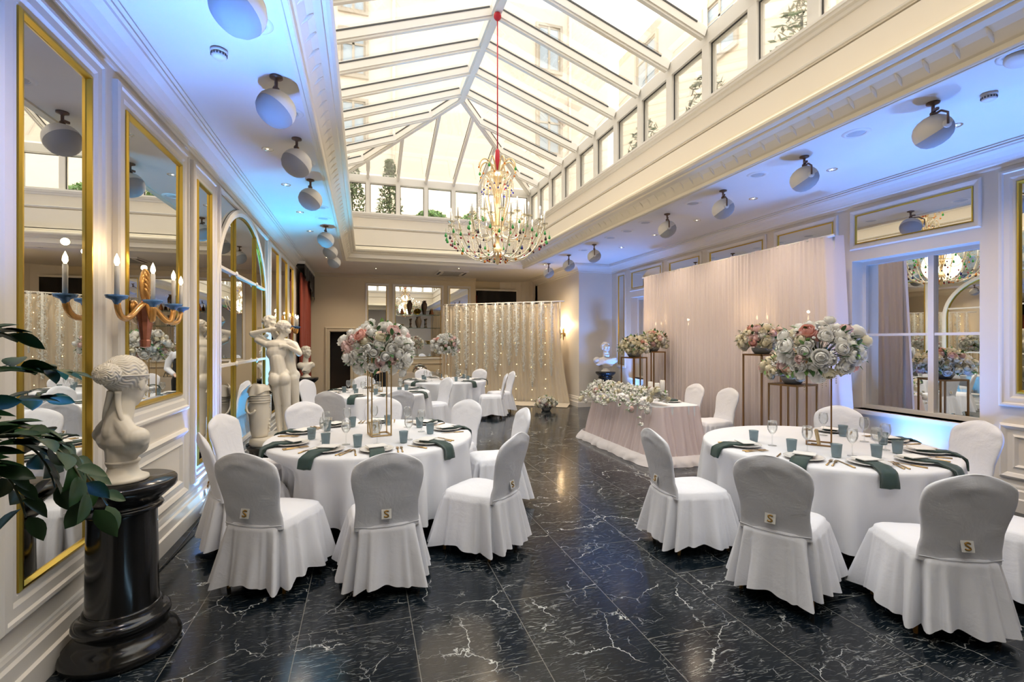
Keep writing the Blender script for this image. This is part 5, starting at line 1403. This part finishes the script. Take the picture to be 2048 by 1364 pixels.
def curls(m, c, R, s, n, seed, r=.02):
    rnd = random.Random(seed)
    for i in range(n):
        q = (i + .5) / n; z = 1 - 1.25 * q; a = i * 2.4; rr = math.sqrt(max(0, 1 - z * z)); x, y = rr * math.cos(a), rr * math.sin(a)
        if y > .35 and z < .55: continue
        p = c + R @ Vector((x * .080 * s, (y * .098 - .014) * s, (.03 + z * .092) * s)); m.ball(p, r * s * rnd.uniform(.7, 1.2), 8, 6)
# --- the near bust: woman with waved hair tied in a bun, head turned away
bz = .90
bt = thing('marble_bust', 'white bust of a woman with hair in a bun, turned away, on the near column', 'bust', (-1.24, 3.10, bz), math.radians(-38))
MB().lathe([(.001, 0), (.112, 0), (.116, .008), (.114, .020), (.100, .026), (.085, .034), (.072, .05), (.066, .075), (.068, .095), (.076, .100), (.076, .112), (.001, .114)], 44).build('socle', marble, bt)
m = MB()
m.ball((0, .0, .222), (.178, .088, .082)); m.ball((-.125, -.01, .245), (.06, .062, .052)); m.ball((.125, -.01, .245), (.06, .062, .052)); m.ball((0, .028, .195), (.135, .070, .075)); m.ball((0, .01, .155), (.085, .06, .07))
m.capsule((0, -.03, .27), (0, .005, .44),   .066, .054); m.capsule((-.10, -.03, .27), (-.03, -.03, .33), .045, .04); m.capsule((.10, -.03, .27), (.03, -.03, .33), .045, .04)
m.capsule((0, -.01, .11), (0, .0, .17), .068, .08)
HC = Vector((0, .02, .52)); HR = Matrix.Rotation(.38, 3, 'Z') @ Matrix.Rotation(-.14, 3, 'X')
head_volumes(m, HC, HR, 1.15)
bod = remeshed(m, 'head_and_shoulders', marble, .0065, 5, bt)
def hairgrid(u, v, c, r, R, amp, waves, lo, tilt=0):
    a = 2 * PI * u; b = -PI / 2 + PI * v
    d = Vector((math.cos(b) * math.cos(a), math.cos(b) * math.sin(a), math.sin(b)))
    return d
def wave_hair(name, c, r, R, amp, freq, seed, parent, pole=Vector((0, -1, .2)), cut=None):
    """hair volume whose strands run as wavy ridges away from the pole"""
    m = MB(); q = pole.normalized().to_track_quat('Z', 'Y')
    def fn(u, v):
        a = 2 * PI * u; b = PI * v
        d = q @ Vector((math.sin(b) * math.cos(a), math.sin(b) * math.sin(a), math.cos(b)))
        ph = a * freq + 1.7 * math.sin(b * 9 + .8 * math.sin(3 * a)) + seed
        h = amp * (abs(math.sin(ph)) ** .7) * min(1, math.sin(b) * 2.5)
        p = Vector((d.x * (r[0] + h), d.y * (r[1] + h), d.z * (r[2] + h)))
        return c + R @ p
    m.grid(fn, 220, 60); o = m.build(name, marble, parent); return o
wave_hair('hair', HC + HR @ Vector((0, -.022, .048)), (.088, .112, .098), HR, .0075, 14, 0, bt)
wave_hair('hair_bun', HC + HR @ Vector((.0, -.135, .040)), (.058, .056, .052), HR, .007, 8, 1, bt, Vector((0, -1, 0)))
bd_ = MB(); ringp = []
for k in range(41):
    a = 2 * PI * k / 40; ringp.append(HC + HR @ Vector((.0955 * math.cos(a), -.022 + .120 * math.sin(a), .045 - .30 * (-.022 + .120 * math.sin(a)) * -.35)))
bd_.tube(ringp, .005, 6, cap=False); bd_.build('hair_band', marble, bt)
m = MB()
for s in (-1, 1):
    RZ = Matrix.Rotation(.3, 3, 'Z')
    m.tube(bez([HC + HR @ Vector((s * .02, -.080, -.045)), RZ @ Vector((s * .024, -.060, .445)), RZ @ Vector((s * .030, -.062, .40)), RZ @ Vector((s * .055, -.080, .335)), (s * .09, -.02, .285)], 14), [.012 - .0004 * k for k in range(15)], 8, flat=1.5)
m.build('ribbon_ends', marble, bt)
def small_bust(label, x, y, rz, seed, beard, wide):
    t = thing('marble_bust', label, 'bust', (x, y, .90), rz)
    MB().lathe([(.001, 0), (.10, 0), (.10, .015), (.085, .03), (.055, .05), (.05, .09), (.06, .10), (.001, .102)], 28).build('socle', marble if not beard else plaster, t)
    m = MB(); w_ = wide
    m.ball((0, 0, .22), (.16 * w_, .09, .10)); m.ball((-.13 * w_, 0, .25), (.08, .07, .07)); m.ball((.13 * w_, 0, .25), (.08, .07, .07)); m.ball((0, .02, .14), (.11 * w_, .06, .07)); m.capsule((0, -.02, .28), (0, .0, .43), .06, .05); m.capsule((0, 0, .09), (0, 0, .15), .05, .08)
    rnd = random.Random(seed)
    for k in range(16):       # drapery folds across the chest
        q = k / 15; m.capsule((-.15 * w_ + .20 * w_ * q, .05 + .03 * math.sin(PI * q), .30 - .05 * q), (-.02 + .16 * w_ * q, .075, .14 + .03 * rnd.random()), .013, .016, 8)
    R = Matrix.Rotation(.25, 3, 'Z'); c = Vector((0, .02, .51)); head_volumes(m, c, R, 1.05, beard); curls(m, c, R, 1.05, 90, seed, .019)
    remeshed(m, 'head_and_shoulders', marble if not beard else plaster, .008, 2, t)
    if beard: t.scale = (1.12, 1.12, 1.12)
small_bust('white curly-haired bust on the black column by the russet curtain', -1.14, 10.72, PI + .6, 3, False, .85)
small_bust('white draped bust of a bearded man on the column by the pier', 5.66, 10.66, PI - .3, 5, True, 1.45)
# --- embracing statues
sx, sy, sr = -1.06, 7.0, math.radians(9)
t = thing('statue_plinth', 'low round black plinth under the embracing marble figures', 'plinth', (sx, sy, 0), sr)
m = MB(); m.lathe([(.001, 0), (.40, 0), (.40, .03), (.37, .05), (.36, .24), (.39, .27), (.40, .30), (.40, .315), (.001, .315)], 48); m.build('drum', pillarm, t)
st = thing('marble_statue', 'white marble group of two embracing nude figures beside a strapped urn before the arched mirror', 'statue', (sx, sy, .315), sr)
MB().lathe([(.001, 0), (.36, 0), (.365, .02), (.35, .08), (.33, .10), (.001, .10)], 40).build('base', marble, st)
m = MB(); C_ = m.capsule; Bq = m.ball; Z0 = -.315
def V(x, y, z): return (x, y, z + Z0)
# front figure, seen from behind, leaning to the left
C_(V(.10, -.06, .44), V(.09, -.07, .60), .032, .045); C_(V(.09, -.07, .60), V(.075, -.07, .80), .050, .048); C_(V(.075, -.07, .82), V(.045, -.05, 1.12), .054, .085)
C_(V(.10, -.07, .43), V(.09, .03, .425), .030, .020)
C_(V(.00, .0, .44), V(-.01, -.01, .62), .030, .046); C_(V(-.01, -.01, .62), V(-.02, -.02, .80), .048, .046); C_(V(-.02, -.02, .82), V(-.04, -.03, 1.12), .052, .080)
Bq(V(.045, -.085, 1.15), (.082, .085, .095)); Bq(V(-.065, -.080, 1.15), (.080, .085, .095)); Bq(V(-.01, -.03, 1.22), (.13, .085, .09))
C_(V(-.015, -.03, 1.24), V(-.04, -.03, 1.42), .100, .092); Bq(V(-.045, -.025, 1.50), (.125, .080, .12)); Bq(V(-.04, -.02, 1.60), (.155, .072, .07))
C_(V(-.02, -.01, 1.62), V(.02, .0, 1.72), .050, .040)
C_(V(.10, -.02, 1.62), V(.19, .08, 1.54), .048, .040); C_(V(.19, .08, 1.54), V(.08, .22, 1.60), .038, .028)
C_(V(-.17, -.02, 1.61), V(-.27, .05, 1.66), .045, .036); C_(V(-.27, .05, 1.66), V(-.16, .17, 1.72), .034, .026)
R1 = Matrix.Rotation(-.35, 3, 'Y') @ Matrix.Rotation(.6, 3, 'Z'); c1 = Vector(V(.045, .02, 1.80)); head_volumes(m, c1, R1, .95); curls(m, c1, R1, .98, 70, 8, .017)
m.ball(Vector(V(.10, -.05, 1.78)), (.035, .035, .035))
# rear figure facing the viewer, body showing to the right
C_(V(.18, .14, .44), V(.19, .13, .62), .032, .048); C_(V(.19, .13, .62), V(.185, .12, .82), .050, .050); C_(V(.185, .12, .82), V(.15, .10, 1.14), .055, .088)
C_(V(.07, .20, .44), V(.08, .18, .82), .034, .050); C_(V(.08, .18, .82), V(.06, .13, 1.14), .054, .085)
Bq(V(.13, .12, 1.18), (.125, .085, .10)); C_(V(.12, .12, 1.22), V(.06, .14, 1.48), .095, .10); Bq(V(.03, .15, 1.60), (.17, .08, .09))
C_(V(-.02, .15, 1.66), V(-.09, .14, 1.80), .048, .040)
C_(V(-.13, .14, 1.62), V(-.33, .06, 1.745), .046, .036); C_(V(-.33, .06, 1.745), V(-.13, .0, 1.80), .035, .027); Bq(V(-.08, .0, 1.81), (.05, .028, .022))
C_(V(.18, .14, 1.60), V(.235, .04, 1.48), .046, .040); C_(V(.235, .04, 1.48), V(.12, -.09, 1.56), .037, .027); Bq(V(.07, -.10, 1.58), (.045, .022, .03))
R2 = Matrix.Rotation(.2, 3, 'Y') @ Matrix.Rotation(PI + .7, 3, 'Z'); c2 = Vector(V(-.125, .10, 1.865)); head_volumes(m, c2, R2, .95); curls(m, c2, R2, .97, 70, 9, .017); Bq(V(-.12, .15, 1.955), (.04, .04, .03))
# fingers of the visible hands
for k in range(4):
    C_(V(-.05, -.005 - .0, 1.80 + .0 + k * .012 - .018), V(-.01 + .005 * k, -.01, 1.80 + k * .013 - .02), .0085, .007, 7)
    C_(V(.04, -.10, 1.565 + k * .013), V(-.005, -.10, 1.555 + k * .014), .0085, .007, 7)
remeshed(m, 'two_figures', marble, .0085, 3, st)
m = MB(); U = Matrix.Translation(V(-.235, -.05, .42))
m.lathe([(.001, 0), (.09, 0), (.10, .03), (.115, .10), (.125, .20), (.13, .30), (.12, .42), (.128, .50), (.118, .52), (.11, .60), (.10, .63), (.09, .64), (.001, .64)], 36, 0, U)
for z in (.44, .47, .50, .53): m.lathe([(.126, z), (.137, z + .008), (.126, z + .016)], 32, 0, U, cap=False)
m.tube(bez([Vector(V(-.36, -.05, .92)), V(-.42, -.10, .80), V(-.36, -.19, .66), V(-.28, -.19, .78)], 14), .014, 7)
for k in range(10): m.ball(V(-.235 + .11, -.12 + .004 * k, .50 + k * .043), (.014, .014, .012), 8, 5)
m.build('urn', marble, st)
m = MB()
def drp(u, v):
    a = u * 2 * PI; r = .10 + .035 * v + .012 * math.sin(7 * a) * v; return V(-.235 + r * math.cos(a) * 1.05, -.05 + r * math.sin(a), 1.085 - .10 * v ** 2 + .02 * math.cos(3 * a) * (1 - v) - .03 * v * math.sin(2 * a))
m.grid(drp, 60, 8, closeu=True); m.ball(V(-.235, -.05, 1.06), (.105, .10, .035)); m.build('folded_cloth', marble, st)

# ================================================================== PLANT
pt = thing('potted_plant', 'dark green glossy-leaved plant arching in from the left edge, nearest the camera', 'plant', (-1.08, 1.12, 0))
MB().lathe([(.001, 0), (.15, 0), (.155, .02), (.19, .70), (.20, .74), (.20, .76), (.185, .76), (.18, .72), (.001, .71)], 36).build('pot', plain('grey planter', (.12, .12, .12), .5), pt)
def cam_pt(px, py, d):
    u = (px - 1024) / 967 * d; z = CAMZ + (682 - py) / 967 * d; s, c = math.sin(YAW), math.cos(YAW)
    return Vector((u * c + d * s + 1.08, d * c - u * s - 1.12, z))
rnd = random.Random(5)
def branch(pts, L0, L1, n, start=.3, seed=0, side=1.0):
    P = bez(pts, 30); sm = MB(); sm.tube(P, [.008 * (1 - .7 * k / 30) for k in range(31)], 6); so = sm.build('stem', stemm, pt)
    lm = MB(); rnd = random.Random(seed)
    for i in range(n):
        q = start + (1 - start) * (i / (n - 1)); k = min(29, int(q * 30)); p = P[k].lerp(P[k + 1], q * 30 - k) if k < 30 else P[-1]
        tn = (P[min(30, k + 1)] - P[max(0, k - 1)]).normalized(); sd = tn.cross(Vector((0, 0, 1)))
        if sd.length < .3: sd = Vector((1, .3, 0))
        sd.normalize(); s = 1 if i % 2 else -1
        up = sd.cross(tn).normalized()
        d = (tn * (.75 if i < n - 1 else 3) + sd * s * .9 * side + up * rnd.uniform(-.25, .45) + Vector((0, 0, rnd.uniform(-.35, .1)))).normalized()
        leafgeo(lm, p + sd * s * .004, d, (L0 + (L1 - L0) * q) * 1.22 * rnd.uniform(.85, 1.12), .050 * (.85 + .3 * rnd.random()), 0, up=up if rnd.random() < .7 else Vector((rnd.uniform(-1, 1), rnd.uniform(-1, 1), .6)).normalized(), cup=.18)
    lm.build('leaves', zzleaf, so)
root = Vector((0, 0, .72))
def rt(a): return root + Vector((.06 * math.cos(a), .06 * math.sin(a), 0))
branch([rt(0), (-.02, .10, 1.2), cam_pt(-60, 760, 1.35), cam_pt(60, 765, 1.5), cam_pt(215, 1010, 1.50)], .085, .075, 30, .35, 1)
branch([rt(1), (-.05, .12, 1.2), cam_pt(-60, 770, 1.4), cam_pt(130, 800, 1.35), cam_pt(185, 1020, 1.38)], .085, .075, 28, .40, 2)
branch([rt(2), (-.02, .05, 1.1), cam_pt(-80, 800, 1.2), cam_pt(10, 880, 1.3), cam_pt(52, 1035, 1.35)], .080, .065, 20, .40, 3)
branch([rt(3), (-.06, .12, 1.3), cam_pt(-90, 700, 1.35), cam_pt(0, 720, 1.5), cam_pt(130, 745, 1.55)], .085, .07, 24, .45, 4)
branch([rt(4), (-.03, .10, 1.2), cam_pt(-90, 780, 1.4), cam_pt(0, 795, 1.5), cam_pt(90, 800, 1.6)], .08, .065, 16, .55, 5)
branch([rt(5), (-.08, .02, 1.3), cam_pt(-120, 640, 1.3), cam_pt(-50, 645, 1.4), cam_pt(22, 672, 1.45)], .08, .065, 14, .5, 6)
branch([rt(.5), (-.03, .10, 1.1), cam_pt(-60, 810, 1.3), cam_pt(70, 820, 1.4), cam_pt(110, 975, 1.42)], .08, .07, 20, .45, 7)

# ================================================================== FAR WALL SHELVES AND SIDEBOARD
shg = thin_glass('shelf glass', (.80, .92, .88), .12, .03, body=.12, bodycol=(.4, .6, .55))
dkv = plain('dark bronze vase glaze', (.10, .06, .035), .25, .3); amb = plain('amber bottle glass', (.35, .12, .03), .15)
for z, nm in ((2.43, 'top'), (2.04, 'middle'), (1.56, 'bottom')):
    t = thing('glass_shelf', '%s glass shelf in front of the wide far wall mirror' % nm, 'shelf', (1.55, YE - .15, z), 0, 'glass shelves before the far mirror')
    MB().cbox((0, 0, -.006), (1.25, .24, .012)).build('pane', shg, t)
    for s in (-1, 1): MB().cbox((s * .50, .10, -.02), (.02, .09, .02)).build('bracket', brass, t)
def vase(nm, label, prof, loc, mat, n=20, grp=None):
    o = MB().lathe(prof, n).build(nm, mat, loc=loc); return tag(o, label, 'vase' if 'vase' in nm else nm.split('_')[-1], grp)
yv = YE - .16
tall = [(.001, 0), (.045, 0), (.03, .03), (.035, .08), (.065, .20), (.07, .30), (.045, .36), (.03, .38), (.055, .41), (.05, .41), (.02, .37), (.001, .36)]
vase('tall_vase', 'left tall dark vase with flared lip on the top glass shelf', tall, (1.29, yv, 2.43), dkv); vase('tall_vase', 'right tall dark vase with flared lip on the top glass shelf', tall, (1.72, yv, 2.43), dkv)
bot = [(.001, 0), (.045, 0), (.05, .02), (.035, .10), (.012, .15), (.008, .19), (.001, .19)]
vase('amber_bottle', 'left small amber bottle on the top glass shelf', bot, (1.07, yv, 2.43), amb); vase('amber_bottle', 'right small amber bottle on the top glass shelf', bot, (1.93, yv, 2.43), amb)
t = thing('gilt_plate', 'round gilt plate standing between the tall vases on the top shelf', 'plate', (1.51, yv, 2.43))
MB().lathe([(.001, .0), (.05, .003), (.085, .012), (.09, .014)], 24, 0, Matrix.Translation((0, 0, .09)) @ Matrix.Rotation(PI / 2, 4, 'X')).build('dish', gold, t); MB().cbox((0, .01, .01), (.07, .05, .02)).build('foot', gold, t)
vase('urn_vase', 'large bronze urn vase in the middle of the second glass shelf', [(.001, 0), (.05, 0), (.04, .03), (.07, .10), (.085, .20), (.06, .27), (.04, .30), (.06, .33), (.055, .33), (.001, .28)], (1.55, yv, 2.04), plain('grey bronze urn', (.22, .17, .11), .35, .4))
stk = [(.001, 0), (.04, 0), (.035, .02), (.012, .04), (.014, .10), (.022, .12), (.012, .14), (.014, .22), (.03, .25), (.03, .27), (.001, .27)]
vase('dark_candlestick', 'dark candlestick left of the urn vase on the second shelf', stk, (1.32, yv, 2.04), dkv); vase('dark_candlestick', 'dark candlestick right of the urn vase on the second shelf', stk, (1.76, yv, 2.04), dkv)
bw = [(.001, 0), (.04, 0), (.03, .02), (.05, .05), (.085, .08), (.09, .10), (.085, .10), (.001, .04)]
vase('gilt_bowl', 'gilt bowl at the left of the second glass shelf', bw, (1.03, yv, 2.04), brass); vase('gilt_bowl', 'gilt bowl at the left of the bottom glass shelf', bw, (1.20, yv, 1.56), brass); vase('gilt_bowl', 'gilt bowl at the right of the bottom glass shelf', bw, (1.85, yv, 1.56), brass)
m = thing('sideboard', 'sideboard under a pale cloth against the far wall below the mirrors', 'sideboard', (1.4, YE - .38, 0))
MB().box((-.75, -.28, .70), (.75, .28, .74)).build('top', plain('beige wood', (.45, .35, .22), .5), m); 
def sbc(u, v):
    p = u * 4; k = int(min(3, p)); f = p - k; c = [(-.76, -.29), (.76, -.29), (.76, .29), (-.76, .29), (-.76, -.29)]; a = c[k]; b = c[k + 1]
    return ((a[0] + (b[0] - a[0]) * f) * (1 + .01 * math.sin(60 * u) * v), (a[1] + (b[1] - a[1]) * f) * (1 + .03 * math.sin(60 * u) * v), .742 - .70 * v)
MB().grid(sbc, 160, 5, closeu=False).box((-.76, -.29, .742), (.76, .29, .746)).build('cover_cloth', plain('beige cloth', (.62, .55, .45), .8), m)
t = thing('chafing_dish', 'round silver chafing dish with a black stand on the sideboard', 'chafing dish', (1.55, YE - .42, .746))
steel = plain('polished steel', (.65, .66, .66), .12, 1.0)
MB().lathe([(.19, .09), (.195, .12), (.19, .14), (.15, .19), (.08, .22), (.001, .228)], 28, cap=False).build('lid', steel, t); MB().lathe([(.001, .06), (.17, .06), (.19, .10), (.20, .125), (.001, .12)], 28).build('pan', steel, t)
MB().tube([(-.04, 0, .225), (-.03, 0, .255), (.03, 0, .255), (.04, 0, .225)], .006, 6).build('handle', black, t)
for s in (-1, 1):
    for q in (-1, 1): MB().tube([(s * .17, q * .10, .12), (s * .20, q * .12, 0)], .008, 6).build('leg', black, t)

# ================================================================== WAITERS (seen between the flowers and in the mirrors)
def waiter(label, loc, rz, bend):
    t = thing('person', label, 'person', loc, rz)
    m = MB()
    for s in (-1, 1):
        m.capsule((s * .10, 0, .10), (s * .10, .0, .50), .040, .058); m.capsule((s * .10, 0, .50), (s * .085, -.01, .90), .060, .088); m.capsule((s * .10, -.03, .05), (s * .11, .12, .035), .042, .035)
    m.ball((0, 0, .95), (.155, .11, .12)); m.capsule((0, 0, 1.0), (0, .04, 1.25), .125, .145); m.ball((0, .05, 1.36), (.19, .11, .11)); m.capsule((0, .05, 1.42), (0, .08, 1.54), .055, .05)
    c = Vector((0, .10, 1.64)); R = Matrix.Rotation(-bend, 3, 'X'); head_volumes(m, c, R, 1.0)
    for s in (-1, 1):
        m.capsule((s * .20, .05, 1.40), (s * .25, .06, 1.13), .052, .042); m.capsule((s * .25, .06, 1.13), (s * .16, .28, 1.02), .040, .028)
        h = Vector((s * .15, .31, 1.01)); m.ball(h + Vector((0, .02, 0)), (.038, .045, .018))
        for k in range(4):
            b0 = h + Vector(((k - 1.5) * .018, .055, 0)); L = (.055, .068, .062, .048)[k if s > 0 else 3 - k]; mid = b0 + Vector((0, L * .55, -.006)); m.capsule(b0, mid, .0095, .009, 8); m.capsule(mid, mid + Vector((0, L * .35, -.022)), .009, .0075, 8)
        b0 = h + Vector((-s * .036, .0, 0)); m.capsule(b0, b0 + Vector((-s * .018, .035, -.004)), .011, .010, 8); m.capsule(b0 + Vector((-s * .018, .035, -.004)), b0 + Vector((-s * .014, .062, -.010)), .010, .008, 8)
    remeshed(m, 'body', skin, .008, 3, t)
    m = MB(); m.capsule((0, 0, 1.0), (0, .04, 1.25), .140, .155); m.ball((0, .05, 1.36), (.205, .122, .12)); m.capsule((0, .05, 1.44), (0, .065, 1.475), .066, .062)
    for s in (-1, 1): m.capsule((s * .20, .05, 1.40), (s * .25, .06, 1.13), .064, .054); m.capsule((s * .25, .06, 1.13), (s * .175, .245, 1.035), .052, .042)
    remeshed(m, 'shirt', linen, .010, 3, t)
    m = MB(); m.capsule((0, 0, .98), (0, .04, 1.25), .150, .164); m.ball((0, .05, 1.33), (.175, .134, .125)); remeshed(m, 'waistcoat', blackcloth, .012, 2, t)
    m = MB(); m.ball((0, 0, .95), (.168, .122, .13))
    for s in (-1, 1): m.capsule((s * .10, 0, .11), (s * .10, .0, .50), .060, .070); m.capsule((s * .10, 0, .50), (s * .085, -.01, .90), .072, .099)
    remeshed(m, 'trousers', blackcloth, .012, 2, t)
    for s in (-1, 1): MB().ball((s * .11, .05, .05), (.052, .145, .05), 16, 10).build('shoe', black, t)
    m = MB(); curls(m, c, R, 1.0, 110, 4, .02); remeshed(m, 'hair', plain('dark brown hair', (.03, .018, .01), .5), .008, 3, t)
    return t
waiter('person in white shirt and black waistcoat standing behind the near left flower dome', (.30, 10.72, 0), 2.7, .25)
